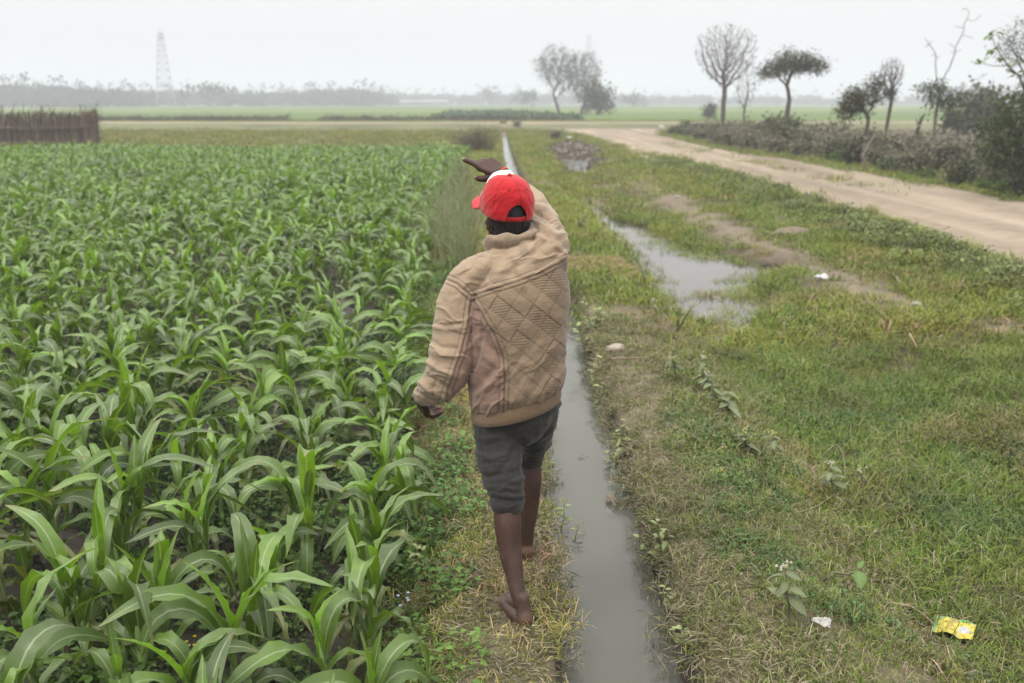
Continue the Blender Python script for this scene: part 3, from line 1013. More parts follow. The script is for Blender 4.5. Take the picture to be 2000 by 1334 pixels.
def leaf_cloud(centres, per, spread, size, cols, seed, droop=.3, aspect=.42):
    r = np.random.default_rng(seed)
    C = np.repeat(np.asarray(centres), per, 0)
    n = len(C)
    P = C + r.normal(0, spread, (n, 3))
    L = r.uniform(size[0], size[1], n)
    az = r.uniform(0, 2 * np.pi, n); el = r.uniform(-1.2, .9, n) - droop
    d = np.stack([np.cos(az) * np.cos(el), np.sin(az) * np.cos(el), np.sin(el)], 1)
    s = np.cross(d, r.normal(0, 1, (n, 3))); s /= np.maximum(np.linalg.norm(s, axis=1), 1e-6)[:, None]
    nn = np.cross(d, s)
    w = L * aspect * .5
    V = np.stack([P, P + d * (L * .5)[:, None] + s * w[:, None] + nn * (L * .08)[:, None], P + d * L[:, None], P + d * (L * .5)[:, None] - s * w[:, None] + nn * (L * .08)[:, None]], 1).reshape(-1, 3)
    F = np.arange(n * 4).reshape(n, 4)
    cc = np.asarray(cols)[r.integers(0, len(cols), n)] * r.uniform(.6, 1.35, (n, 1))
    return V, F, np.repeat(cc, 4, 0)

def crown_points(seed, n, shape):
    """shape(u: unit-ball points) -> world-ish points"""
    r = np.random.default_rng(seed)
    u = r.normal(0, 1, (n, 3)); u /= np.linalg.norm(u, axis=1)[:, None]
    u *= r.uniform(0, 1, (n, 1)) ** (1 / 2.4)
    return shape(u, r)

def tree(name, label, cat, loc, trunk, pts, step, leaves, bark=(.13, .11, .09), tip=.008, infl=None, kill=None, group=None, seed=1, rsplit=None, up=.15, mat_leaf=None, jitter=.15, minbase=None):
    """thing > trunk (with limbs), twigs, crown"""
    nodes, par = grow_tree(seed, trunk, pts, step, infl or step * 7, kill or step * .95, up, jitter=jitter)
    rad, ch = tree_radii(nodes, par, tip)
    if minbase:
        for i in range(len(trunk)):
            rad[i] = max(rad[i], minbase * (1 - .45 * i / len(trunk)))
    root = empty(name, loc)
    tag(root, label, cat, group)
    rs = rsplit or tip * 2.6
    link(bpy.data.objects.new("trunk", branches_mesh("trunk", nodes, par, rad, bark, rs, seg=7)), root)
    tw = branches_mesh("twigs", nodes, par, rad, bark, 0, rs, seg=3)
    if tw:
        o = link(bpy.data.objects.new("twigs", tw), root); o["kind"] = "stuff"
    if leaves:
        sel = rad < leaves.get("rmax", tip * 2.2)
        sel[:len(trunk)] = False
        cen = nodes[sel]
        if "keep" in leaves: cen = cen[leaves["keep"](cen)]
        V, F, C = leaf_cloud(cen, leaves["per"], leaves["spread"], leaves["size"], leaves["cols"], seed, leaves.get("droop", .3))
        o = link(bpy.data.objects.new("crown", mesh_np("crown", V, F, False, [mat_leaf or M_LEAF], C)), root)
        o["kind"] = "stuff"
    return root

def ball(c, rad, flat=None):
    def f(u, r):
        p = u * np.array(rad)
        if flat is not None: p = p[p[:, 2] > flat * rad[2]]
        return p + np.array(c)
    return f
LG = [(.085, .11, .04), (.06, .085, .03), (.10, .125, .05), (.085, .08, .04)]
LGREY = [(.095, .092, .062), (.08, .085, .052), (.115, .108, .076), (.07, .08, .042)]

def oval_leaf_(k):
    V, F = [], []
    for i in range(6):
        t = i / 5; w = .2 * math.sin(math.pi * t) ** .8 + .004
        for j in (-1, 0, 1): V.append((t, j * w, -.25 * t * t + abs(j) * w * .3))
    F = [(i * 3 + j, i * 3 + j + 1, (i + 1) * 3 + j + 1, (i + 1) * 3 + j) for i in range(5) for j in range(2)]
    return mesh_np("leaf", V, F, True, [M_PLANT], np.tile([np.array([.13, .20, .05]) * (.75 + .17 * k)], (18, 1)))
# pair of thin-leaved trees beyond the cross road
P1 = np.vstack([crown_points(3, 620, ball((-.6, 0, 7.4), (3.6, 3.0, 3.2))), crown_points(4, 220, ball((1.0, 0, 4.8), (2.2, 2, 1.8)))])
tree("thin_leaved_tree", "grey-leaved tree with a leaning trunk, left one of the pair beyond the cross road", "tree", (7.4, 160, -.1), [(0, 0, 0), (-.25, 0, 1.2), (-.7, 0, 2.4), (-1.0, 0, 3.4)], P1, .55,
     dict(per=7, spread=.34, size=(.16, .42), cols=LGREY, rmax=.06), (.12, .10, .085), .022, group=None, seed=5, minbase=.26)
P2 = np.vstack([crown_points(6, 620, ball((.3, 0, 6.6), (3.0, 2.6, 3.3))), crown_points(7, 300, ball((.9, 0, 3.4), (2.6, 2.2, 1.8)))])
tree("thin_leaved_tree", "grey-leaved tree with low forked limbs beside a round bush, right one of the pair", "tree", (10.9, 161, -.1), [(0, 0, 0), (.15, 0, .9), (.55, 0, 1.8), (.7, 0, 2.8)], P2, .55,
     dict(per=7, spread=.36, size=(.16, .42), cols=LGREY, rmax=.06), (.12, .10, .085), .022, seed=8, minbase=.28)
# roadside trees
P3 = crown_points(9, 2000, lambda u, r: np.stack([u[:, 0] * 2.35 * (.6 + .4 * (u[:, 2] + 1) / 2), u[:, 1] * 1.6, 3.65 + u[:, 2] * 1.85], 1))
tree("bare_tree", "tall bare tree with a round fan of twigs, farthest along the road edge", "tree", W(1412, 228, 60), [(0, 0, -.8), (0, 0, .4), (-.02, 0, .8), (.03, 0, 1.2)], P3 - np.array([0, 0, .15]), .17,
     None, (.12, .10, .085), .009, seed=11, up=.06, minbase=.14)
P4 = crown_points(12, 420, lambda u, r: np.stack([u[:, 0] * .75, u[:, 1] * .7, 2.1 + u[:, 2] * 1.5], 1))
tree("sparse_tree", "slender sparse tree with thin upright stems beside the tall bare tree", "tree", W(1452, 236, 60), [(0, 0, -.8), (0, 0, .3), (.03, 0, .7)], P4, .24,
     dict(per=2, spread=.1, size=(.06, .13), cols=LGREY), (.15, .125, .10), .010, seed=13, up=.35, minbase=.07)
P5 = crown_points(14, 1000, lambda u, r: np.stack([u[:, 0] * 1.52 + .1, u[:, 1] * 1.3, 3.05 + .78 * np.abs(u[:, 2]) * np.sqrt(np.clip(1 - .55 * u[:, 0] ** 2, 0, 1)) - .22 * (u[:, 0] < -.4)], 1))
tree("umbrella_tree", "dark leafy tree with a flat umbrella crown, in the road-edge scrub", "tree", W(1534, 275, 43), [(0, 0, -.2), (-.02, 0, .7), (.02, 0, 1.35), (.06, 0, 1.7)], P5 - np.array([0, 0, .20]), .2,
     dict(per=16, spread=.14, size=(.06, .14), cols=[(.06, .072, .03), (.045, .055, .025), (.075, .085, .035), (.09, .08, .045)], rmax=.025), (.105, .085, .07), .010, seed=15, minbase=.13)
P6 = np.vstack([crown_points(16, 300, ball((-.42, 0, 1.9), (.5, .45, .45))), crown_points(17, 260, ball((.15, 0, 2.25), (.28, .3, .48))), crown_points(18, 140, ball((-.7, 0, 1.6), (.3, .3, .25)))])
tree("creeper_covered_tree", "short tree smothered in dark creeper with yellowing leaves", "tree", W(1688, 318, 32), [(0, 0, -.1), (.03, 0, .5), (0, 0, .95), (.02, 0, 1.4)], P6, .13,
     dict(per=15, spread=.11, size=(.05, .12), cols=[(.05, .06, .022), (.04, .04, .02), (.06, .05, .03), (.14, .13, .03), (.06, .075, .025)], rmax=.03), (.11, .09, .07), .009, seed=19, minbase=.085)
P7 = np.vstack([crown_points(20, 1200, lambda u, r: np.stack([u[:, 0] * .62 * (.5 + .5 * (u[:, 2] + 1) / 2) , u[:, 1] * .55, 2.55 + u[:, 2] * .75], 1))])
tree("bare_tree", "bare fan of fine twigs rising behind the creeper-covered tree", "tree", W(1728, 292, 37), [(0, 0, -.2), (.0, 0, .8), (.06, 0, 1.4), (.1, 0, 1.8)], P7, .085,
     dict(per=10, spread=.10, size=(.05, .11), cols=[(.085, .085, .04), (.07, .07, .035)], rmax=.05, keep=lambda c: c[:, 2] < 2.05), (.10, .085, .07), .0065, seed=21, up=.1, minbase=.05)
P8 = np.vstack([np.array([(.15, 0, 2.3), (.32, 0, 2.7), (.62, 0, 3.15), (.78, 0, 3.6), (.72, .1, 4.1), (.62, .1, 4.6), (1.05, 0, 4.0), (1.25, .1, 4.3), (.5, 0, 4.35), (-.15, 0, 2.7), (-.35, 0, 3.0), (-.55, .1, 3.25), (-.3, .1, 3.45), (0.02, 0, 3.0), (.1, 0, 3.4), (-.65, 0, 3.5), (1.0, 0, 3.5), (.3, .1, 3.1), (.42, 0, 3.55), (.25, 0, 3.9)]),
                crown_points(22, 260, ball((-.02, 0, 1.75), (.42, .4, .5))), crown_points(23, 110, ball((.5, 0, 1.55), (.3, .25, .28))), crown_points(24, 90, ball((-.5, 0, 1.95), (.3, .25, .25)))])
tree("half_dead_tree", "half dead tree with long bare upper limbs and green leaves clinging low", "tree", W(1822, 290, 34), [(0, 0, -.4), (0, 0, .5), (-.02, 0, 1.0), (.02, 0, 1.5)], P8, .14,
     dict(per=11, spread=.09, size=(.06, .13), cols=[(.07, .105, .03), (.05, .075, .025), (.09, .12, .04)], rmax=.03, keep=lambda c: c[:, 2] < 2.3), (.14, .12, .10), .0085, seed=25, minbase=.06, jitter=.08)
# leafy shrub at the right edge, one long branch against the sky
P9 = np.vstack([crown_points(26, 800, ball((.15, 0, 1.05), (.95, .9, 1.0))), crown_points(27, 220, ball((.45, .1, 2.2), (.4, .4, .5))),
                np.array([(.2, 0, 2.7), (.1, 0, 2.9)])])
SHRUB = tree("leafy_shrub", "tall dense dark shrub at the right edge, one long leafy branch against the sky", "shrub", W(1978, 372, 20.5) , [(0, 0, -.1), (.05, 0, .4), (.02, 0, .8)], P9, .11,
     dict(per=11, spread=.075, size=(.05, .115), cols=[(.065, .10, .03), (.045, .065, .025), (.09, .13, .04), (.07, .07, .04)], rmax=.02), (.10, .085, .07), .0065, seed=28, minbase=.045, jitter=.1)
lb = MB(); BR = [(2010, 205), (1992, 150), (1968, 128), (1950, 100), (1938, 74)]
ps = [W(u, v, 20.5) - SHRUB.location for u, v in BR]
lb.tube(ps, [.028, .022, .017, .012, .007], 6, (.12, .10, .08)); sp_ = W(1918, 124, 20.4) - SHRUB.location
lb.tube([ps[2], ps[2].lerp(sp_, .55) + Vector((0, 0, -.03)), sp_], [.010, .008, .005], 5, (.12, .10, .08))
lb.build("branch", M_BARK, SHRUB)
BIG = [oval_leaf_(k) for k in range(4)]
rr = random.Random(3)
for u, v, n_ in ((1938, 68, 8), (1936, 98, 6), (1915, 125, 6), (1958, 116, 5), (1972, 130, 6), (1988, 146, 7), (1996, 118, 5), (1999, 168, 7)):
    c = W(u, v, 20.5) - SHRUB.location
    for q in range(n_):
        o = link(bpy.data.objects.new("leaf", BIG[rr.randint(0, 3)]), SHRUB); sz = rr.uniform(.13, .22)
        o.matrix_basis = Matrix.Translation(c + Vector((rr.gauss(0, .03), rr.gauss(0, .03), rr.gauss(0, .02)))) @ Matrix.Rotation(rr.uniform(0, 6.28), 4, 'Z') @ Matrix.Rotation(rr.uniform(-.9, .4), 4, 'Y') @ Matrix.Rotation(rr.uniform(-.6, .6), 4, 'X') @ Matrix.Diagonal((sz, sz, sz, 1))
P10 = crown_points(29, 230, lambda u, r: np.stack([u[:, 0] * 1.2, u[:, 1] * 1.0, 2.9 + u[:, 2] * .85], 1))
tree("feathery_tree", "grey feathery tree standing behind the dense shrub at the right edge", "tree", W(1990, 262, 34), [(0, 0, -.3), (.05, 0, 1.0), (0, 0, 1.9)], P10, .2,
     dict(per=8, spread=.16, size=(.05, .12), cols=[(.10, .115, .085), (.085, .10, .07)], rmax=.025), (.12, .105, .09), .009, seed=30, minbase=.07)

# ---- scrub along the far edge of the road: each bush a thing with stems and foliage
def bush_kind(seed, h, w, cols, per, nst, stemcol, twiggy):
    r = random.Random(seed); st = MB(); cen = []
    for k in range(nst):
        az = r.uniform(0, 6.28); lean = r.uniform(.1, .75) * w
        p = [(r.uniform(-.08, .08), r.uniform(-.08, .08), -.08)]
        L = h * r.uniform(.7, 1.08)
        for i in range(1, 6):
            t = i / 5
            p.append((p[0][0] + math.cos(az) * lean * t ** 1.4 + r.gauss(0, .025), p[0][1] + math.sin(az) * lean * t ** 1.4 + r.gauss(0, .025), L * t * (1 - .15 * t)))
        st.tube(p, [.013 * (1 - .75 * i / 5) + .002 for i in range(6)], 4, np.array(stemcol) * r.uniform(.7, 1.3), cap=False)
        for q in range(twiggy):
            i = r.randint(1, 4); b = Vector(p[i]).lerp(Vector(p[i + 1]), r.random())
            e = b + Vector((r.gauss(0, .16), r.gauss(0, .16), abs(r.gauss(.1, .12))))
            st.tube([b, (b + e) / 2 + Vector((0, 0, .02)), e], [.005, .004, .002], 3, np.array(stemcol) * r.uniform(.7, 1.4), cap=False)
            cen.append(tuple(e))
        cen += [p[i] for i in range(2, 6)]
    lowr = np.random.default_rng(seed)
    q = lowr.normal(0, 1, (nst * 3, 3)); q /= np.linalg.norm(q, axis=1)[:, None]
    cen += [tuple(p) for p in np.abs(q) * np.array([1, 1, h * .62]) * np.where(lowr.random((nst * 3, 3)) < .5, -1, 1) ** np.array([1, 1, 0]) * np.array([w * .62, w * .62, 1])]
    V, F, C = leaf_cloud(np.array(cen), max(3, int(per * .6)), .085, (.06, .17), cols, seed, .2, .6)
    keep = V.reshape(-1, 4, 3)[:, :, 2].min(1) > -.05
    F2 = np.arange(keep.sum() * 4).reshape(-1, 4)
    V = V.reshape(-1, 4, 3)[keep].reshape(-1, 3); C = C.reshape(-1, 4, 3)[keep].reshape(-1, 3)
    fm = mesh_np("foliage", V, F2, False, [M_LEAF], C)
    return st.mesh("stems", M_BARK), fm
BROWN = [(.18, .16, .11), (.145, .135, .09), (.22, .20, .145), (.13, .15, .075)]
DKG = [(.085, .105, .045), (.065, .08, .035), (.115, .13, .06), (.14, .12, .085)]
GRY = [(.20, .195, .135), (.155, .17, .10), (.235, .215, .16), (.12, .14, .075)]
FRESH = [(.085, .14, .03), (.07, .11, .03), (.11, .16, .04)]
KINDS_ = {
    "brown": (bush_kind(1, 1.0, .85, BROWN, 5, 26, (.2, .17, .14), 6), "brown dry twiggy scrub bush in the thicket along the road's far edge", "dry scrub bushes along the road"),
    "dark": (bush_kind(2, 1.05, .8, DKG, 11, 22, (.10, .085, .07), 4), "dense dark green scrub bush in the thicket along the road's far edge", "dark green scrub bushes along the road"),
    "grey": (bush_kind(3, .95, .85, GRY, 8, 24, (.15, .13, .11), 5), "grey-green dusty scrub bush in the thicket along the road's far edge", "grey-green scrub bushes along the road"),
    "fresh": (bush_kind(4, .55, .6, FRESH, 9, 18, (.10, .10, .06), 3), "low fresh green leafy bush at the foot of the roadside thicket", "low green bushes below the thicket"),
}
r = random.Random(77)
spots = []
yv = 19.5
while yv < 62:
    xb = float(np.interp(yv, [19, 24, 31, 42, 59, 70], [11.3, 11.0, 10.6, 9.75, 9.6, 11.5]))
    for k, off in enumerate((0, .85, 1.75, 2.9)):
        if r.random() < .10: continue
        x = xb + off + r.uniform(-.3, .3); y = yv + r.uniform(-.4, .4)
        u, v = UV(x, y, .4)
        if u > 2080: continue
        if yv < 34: kind = r.choices(("dark", "brown", "grey"), (.22, .56, .22))[0]
        elif yv < 46: kind = r.choices(("dark", "brown", "grey"), (.3, .35, .35))[0]
        else: kind = r.choices(("dark", "brown", "grey"), (.25, .3, .45))[0]
        s = r.uniform(.62, .95) * (1.12 if k in (1, 2) else .85) * (1.1 if 36 < yv < 44 else 1)
        if yv > 52: s *= .85
        spots.append((kind, x, y, s))
    yv += r.uniform(.75, 1.15) * (1 + yv * .012)
for k in range(14):
    y = r.uniform(20, 38); xb = float(np.interp(y, [19, 24, 31, 42], [10.75, 10.5, 10.15, 9.5]))
    spots.append(("fresh", xb + r.uniform(0, .5), y, r.uniform(.4, .8)))
def place_kind(name, kinds, kind, x, y, s, cat="bush", label=None, group=None, z=None):
    (sm, fm), lab, grp = kinds[kind]
    root = empty(name, (x, y, (Z(x, y) if z is None else z) - .02), random.uniform(0, 6.28))
    root.scale = (s * random.uniform(.9, 1.15), s * random.uniform(.9, 1.15), s)
    tag(root, label or lab, cat, None if label else (group or grp))
    o = link(bpy.data.objects.new("stems", sm), root); o["kind"] = "stuff"
    o = link(bpy.data.objects.new("foliage", fm), root); o["kind"] = "stuff"
    return root
for kind, x, y, s in spots:
    place_kind("scrub_bush", KINDS_, kind, x, y, s)
for u, v, y, s, lab in ((1168, 222, 158, 4.3, "big round dark bush at the foot of the pair of thin-leaved trees"), (1915, 262, 52, 2.2, "dark bush on its own in the field behind the roadside thicket"),
                        (1868, 262, 54, 1.7, "smaller dark bush left of the one alone in the field behind the thicket"), (1385, 232, 110, 1.5, "low dark bush in the green field behind the tall bare tree")):
    p = W(u, v, y)
    place_kind("round_bush", KINDS_, "dark", p.x, p.y, s, label=lab, z=p.z)
# brushy dry bushes at the end of the path bank
p = W(1010, 252, 78); place_kind("dry_bush", KINDS_, "brown", p.x, p.y, .6, label="small heap of brown brush at the end of the ditch by the cross road", z=-.05)
p = W(1085, 268, 54); place_kind("dry_bush", KINDS_, "brown", p.x, p.y, .55, label="low brown bush above the muddy hollow", z=-.05)
# stump and bent stick in the thicket
mb = MB(); mb.tube([(0, 0, -.2), (.02, 0, .5), (-.03, 0, 1.0), (.06, 0, 1.38), (.16, 0, 1.5)], [.07, .06, .055, .05, .02], 7, (.07, .06, .05)); mb.tube([(.0, 0, 1.1), (-.1, 0, 1.35)], [.03, .015], 5, (.07, .06, .05))
o = mb.build("tree_stump", M_BARK); o.location = W(1788, 320, 31); tag(o, "dark dead stump of a tree sticking up in the roadside thicket", "tree stump")
mb = MB(); mb.tube([(0, 0, 0), (.02, 0, .3), (.12, 0, .55), (.3, 0, .85), (.34, 0, .95)], [.022, .02, .018, .014, .01], 6, (.26, .23, .19))
o = mb.build("bent_stick", M_BARK); o.location = W(1684, 322, 27); tag(o, "pale bent stick standing at the foot of the creeper-covered tree", "stick")

# ---- wispy weeds along the edge of the maize
def wisp_kind(seed, n, h, w, pal=[(.28, .31, .16), (.24, .28, .13), (.32, .31, .18), (.21, .26, .11)]):
    r = random.Random(seed); mb = MB()
    for k in range(n):
        az = r.uniform(0, 6.28); le = abs(r.gauss(0, .30)) * w; x0, y0 = r.gauss(0, .13), r.gauss(0, .16)
        L = h * r.uniform(.55, 1.05); pts = []
        for i in range(5):
            t = i / 4
            pts.append((x0 + math.cos(az) * le * t ** 1.6, y0 + math.sin(az) * le * t ** 1.6, L * t))
        c = np.array(r.choice(pal)) * r.uniform(.7, 1.2)
        mb.tube(pts, [.0042, .0038, .003, .0022, .001], 3, c, cap=False)
        for q in range(5):
            t = r.uniform(.3, 1); i = min(3, int(t * 4)); b = Vector(pts[i]).lerp(Vector(pts[i + 1]), t * 4 - i)
            e = b + Vector((r.gauss(0, .045), r.gauss(0, .045), r.uniform(.03, .10)))
            mb.tube([b, e], [.0026, .001], 3, c * 1.15, cap=False)
    return mb.mesh("stems", M_PLANT)
WISP = [wisp_kind(k, 75, .85, 1.15) for k in range(3)]
WL = ["tall wispy grey-green weed clump beside the man's left shoulder", "wispy weed clump just behind the one at the man's shoulder", "wispy weed clump at the maize edge under the pointing hand"]
for k, (x, y, s) in enumerate(((-.62, 11.3, 1.0), (-.80, 12.8, 1.1), (-.72, 15.2, 1.0), (-.98, 14.2, 1.05), (-1.0, 17.2, 1.0), (-1.05, 20.0, .95), (-1.2, 23.5, 1.0), (-.55, 12.2, .8))):
    root = empty("wispy_weed_clump", (x, y, Z(x, y)), random.uniform(0, 6)); root.scale = (s * .85, s, s)
    if k < 3: tag(root, WL[k], "weed clump")
    else: tag(root, "wispy grey-green weed clump on the grassy edge between maize and ditch", "weed clump", "wispy weed clumps along the maize edge")
    o = link(bpy.data.objects.new("stems", WISP[k % 3]), root); o["kind"] = "stuff"

WB = wisp_kind(9, 150, .9, 1.3, [(.15, .13, .095), (.12, .105, .075), (.18, .155, .115)])
for u, v, y, sx, sz, lab in ((938, 286, 40, 1.9, 1.25, "grey-brown wispy bush at the corner of the maize field, beside the far ditch"), (915, 284, 42, 1.8, .9, "lower wispy brown bush left of the taller one at the maize field's corner")):
    p = W(u, v, y); root = empty("wispy_bush", (p.x, p.y, -.08), u); root.scale = (sx, sx, sz); tag(root, lab, "bush")
    o = link(bpy.data.objects.new("stems", WB), root); o["kind"] = "stuff"

# ---- brushwood fence at the left
fence = empty("brushwood_fence", W(95, 268, 45))
tag(fence, "brown brushwood fence of upright sticks behind the far left of the maize", "fence")
FL0, FR0 = W(-60, 268, 45) - fence.location, W(181, 268, 45) - fence.location
FR1 = W(190, 262, 48.5) - fence.location
def fence_run(a, b, n, h, seed):
    r = random.Random(seed); mb = MB(); dn = MB()
    for k in range(n):
        p = a.lerp(b, (k + r.random() * .8) / n) + Vector((0, r.gauss(0, .05), 0))
        hh = h * r.uniform(.90, 1.03)
        c = np.array(r.choice([(.17, .12, .09), (.135, .095, .07), (.21, .155, .115), (.15, .13, .085)])) * r.uniform(.7, 1.2)
        tgt = dn if r.random() < .5 else mb
        tgt.tube([p + Vector((0, 0, -.3)), p + Vector((r.gauss(0, .03), 0, hh * .5)), p + Vector((r.gauss(0, .05), 0, hh))], [r.uniform(.02, .04), .025, .014], 4, c, cap=False)
    for k in range(int(n * 1.2)):
        p = a.lerp(b, r.random()); z = r.uniform(.1, h)
        c = np.array((.11, .085, .06)) * r.uniform(.6, 1.3)
        mb.tube([p + Vector((0, -.06, z)), p + Vector((r.gauss(0, .25), -.05, z + r.uniform(.15, .5)))], [.012, .006], 3, c, cap=False)
    return mb, dn
for (a, b, n, sd) in ((FL0, FR0, 330, 1), (FR0, FR1, 130, 2)):
    for m in fence_run(a, b, n, 1.62, sd):
        o = m.build("brushwood", M_BARK, fence); o["kind"] = "stuff"
fence.location.z = -.15
zadj = W(95, 268, 45).z + .15
for hh in (.35, .92, 1.0):
    mb = MB(); mb.tube([FL0 + Vector((0, -.12, hh)), FL0.lerp(FR0, .5) + Vector((0, -.13, hh - .05)), FR0 + Vector((0, -.12, hh + .04))], [.022] * 3, 5, (.17, .125, .10)); mb.build("rail", M_BARK, fence)
for u in (12, 90, 165):
    t = (u + 60) / 241
    mb = MB(); q = FL0.lerp(FR0, t); mb.tube([q + Vector((0, -.05, -.4)), q + Vector((.03, -.05, 1.2)), q + Vector((-.04, -.05, 1.92))], [.05, .045, .03], 6, (.12, .095, .075)); mb.build("post", M_BARK, fence)

# ---- low dark brush line and leafy crop beyond the strip, far hedges
LOWB = []
for k in range(3):
    V, F, C = leaf_cloud(np.random.default_rng(k).normal(0, 1, (26, 3)) * np.array([.55, .3, .12]) + np.array([0, 0, .2]), 5, .1, (.1, .22), [(.09, .075, .05), (.075, .075, .04), (.11, .09, .065)], k, .1, .5)
    LOWB.append(mesh_np("low_brush", V, F, False, [M_GRASS], C))
n = 420
x = rng.uniform(-46, 5, n); y = 103 + rng.normal(0, .7, n)
keep = (fbm(x * .15, y * 0, 401, 3) > .38) | (x > -14)
scatter("field_brush_line", "line of low brown brush along the edge of the paddy fields", np.stack([x, y, np.zeros(n)], 1)[keep], LOWB, rng.uniform(.6, 1.1, keep.sum()), np.ones((keep.sum(), 3)) * rng.uniform(.7, 1.2, keep.sum())[:, None])
LEAFY = []
for k in range(3):
    V, F, C = leaf_cloud(np.random.default_rng(50 + k).normal(0, 1, (10, 3)) * np.array([.25, .25, .12]) + np.array([0, 0, .3]), 4, .1, (.25, .5), [(.11, .18, .085), (.09, .15, .07), (.14, .20, .11)], k, -.2, .4)
    LEAFY.append(mesh_np("leafy_crop", V, F, False, [M_GRASS], C))
x = rng.uniform(-8.5, 8, 1500); y = rng.uniform(106, 150, 1500)
keep = x < 7.5 - .02 * (y - 106) * 8
scatter("vegetable_crop", "patch of blue-green leafy crop beyond the cross road", np.stack([x, y, np.zeros(len(x))], 1)[keep], LEAFY, rng.uniform(.55, 1.05, keep.sum()) * (.5 + fbm(x[keep] * .5, y[keep] * .3, 411, 3)))

# ---- lattice towers
def tower(label, base, H, wb, wt, arms):
    root = empty("lattice_tower", base, R(18)); tag(root, label, "pylon")
    c = (.30, .31, .32)
    def cor(i, t):
        s = (wb * (1 - t) + wt * t) / 2
        return Vector(((-1, 1, 1, -1)[i] * s, (-1, -1, 1, 1)[i] * s, H * t))
    for i in range(4):
        mb = MB(); mb.tube([cor(i, k / 8) for k in range(9)], [.15 - .006 * k for k in range(9)], 4, c); mb.build("leg", M_STEEL, root)
    lv = [0, .14, .27, .39, .50, .60, .69, .77, .84, .90, .95, 1.0]
    mb = MB()
    for a, b in zip(lv[:-1], lv[1:]):
        for i in range(4):
            j = (i + 1) % 4
            mb.tube([cor(i, a), cor(j, b)], [.07, .07], 3, c); mb.tube([cor(j, a), cor(i, b)], [.07, .07], 3, c); mb.tube([cor(i, b), cor(j, b)], [.08, .08], 3, c)
    o = mb.build("bracing", M_STEEL, root); o["kind"] = "stuff"
    if arms:
        for t in (.82, .98):
            mb = MB(); z = H * t
            for sx in (-1, 1):
                mb.tube([(sx * .5, 0, z), (sx * 3.2, 0, z + .2)], [.13, .06], 4, c); mb.tube([(sx * .5, 0, z + 1.1), (sx * 3.2, 0, z + .2)], [.09, .06], 4, c)
            mb.build("platform" if not arms else "cross_arm", M_STEEL, root)
    else:
        for t in (.93, .985):
            mb = MB(); z = H * t
            mb.tube([(0, 0, z), (0, 0, z + .5)], [1.15, 1.15], 8, c); mb.build("platform", M_STEEL, root)
            for q in range(3):
                an = q * 2.1; mb = MB(); mb.tube([(1.2 * math.cos(an), 1.2 * math.sin(an), z), (1.2 * math.cos(an), 1.2 * math.sin(an), z + 1.9)], [.22, .22], 5, (.6, .6, .6)); mb.build("antenna", M_STEEL, root)
        mb = MB(); mb.tube([(0, 0, H), (0, 0, H + 2.6)], [.09, .05], 4, c); mb.build("lightning_rod", M_STEEL, root)
M_STEEL = mat_col("galvanised_steel", .6, 3, .9, 1.1, None, .4)
p = W(324, 205, 430); tower("faint lattice mast rising from the hazy treeline at the left", (p.x, 430, 0), 29.5, 7.4, 2.0, False)
p = W(1148, 204, 720); tower("very faint lattice pylon behind the pair of thin-leaved trees", (p.x, 720, 0), 47, 6.5, 1.6, True)

# ---- far treeline in the haze
def far_tree_mesh(seed, w, h, kind):
    r = np.random.default_rng(seed)
    if kind == "flat":
        c = r.normal(0, 1, (26, 3)) * np.array([w * .42, w * .42, h * .07]) + np.array([0, 0, h * .82])
    elif kind == "tall":
        c = r.normal(0, 1, (30, 3)) * np.array([w * .22, w * .22, h * .2]) + np.array([0, 0, h * .62])
    else:
        c = r.normal(0, 1, (36, 3)) * np.array([w * .26, w * .26, h * .17]) + np.array([0, 0, h * .58])
    V, F, C = leaf_cloud(c, 9, w * .08, (w * .10, w * .18), [(.05, .065, .03), (.04, .05, .025), (.065, .08, .04)], seed, 0, .7)
    mb = MB(); mb.tube([(0, 0, -.3), (.1, 0, h * .3), (0, .1, h * .65)], [h * .022, h * .018, h * .01], 5, (.08, .07, .06))
    for k in range(5):
        q = c[k]; mb.tube([(0, 0, h * .35), tuple(q * .6 + np.array([0, 0, h * .15])), tuple(q)], [h * .012, h * .008, h * .004], 4, (.08, .07, .06))
    return V, F, C, mb
FT = []
for k, (w, h, kd) in enumerate(((9, 9, "round"), (11, 10, "round"), (7, 11, "tall"), (12, 8.5, "round"), (13, 9.5, "flat"), (8, 7, "round"))):
    V, F, C, mb = far_tree_mesh(500 + k, w, h, kd)
    crown = mesh_np("crown", V, F, False, [M_FAR], C)
    trunk = mb.mesh("trunk", M_BARK)
    tv = np.vstack(mb.v); n0 = len(V)
    fl = [tuple(q) for q in F.tolist()] + [tuple(i + n0 for i in q) for q in mb.f]
    joined = mesh_np("far_tree_joined", np.vstack([V, tv]), fl, False, [M_FAR], np.vstack([C, np.vstack(mb.c)]))
    FT.append((crown, trunk, joined, h))
def wood(name, label, x0, x1, y0, y1, n, s0, s1, und=True):
    x = rng.uniform(x0, x1, n); y = rng.uniform(y0, y1, n)
    s = rng.uniform(s0, s1, n) * (.7 + .6 * fbm(x * .012, x * 0, 421, 3))
    scatter(name, label, np.stack([x, y, np.full(n, -.2)], 1), [t[2] for t in (FT[0], FT[1], FT[3], FT[5])], s, tilt=.03)
wood("far_wood", "hazy grey-blue wood along the horizon", -420, 420, 640, 760, 620, .45, .95)
wood("left_grove", "denser darker grove on the horizon at the far left", -215, -155, 400, 450, 110, .62, .95)
wood("middle_grove", "hazy trees around the foot of the lattice mast", -175, -60, 470, 540, 110, .55, .9)
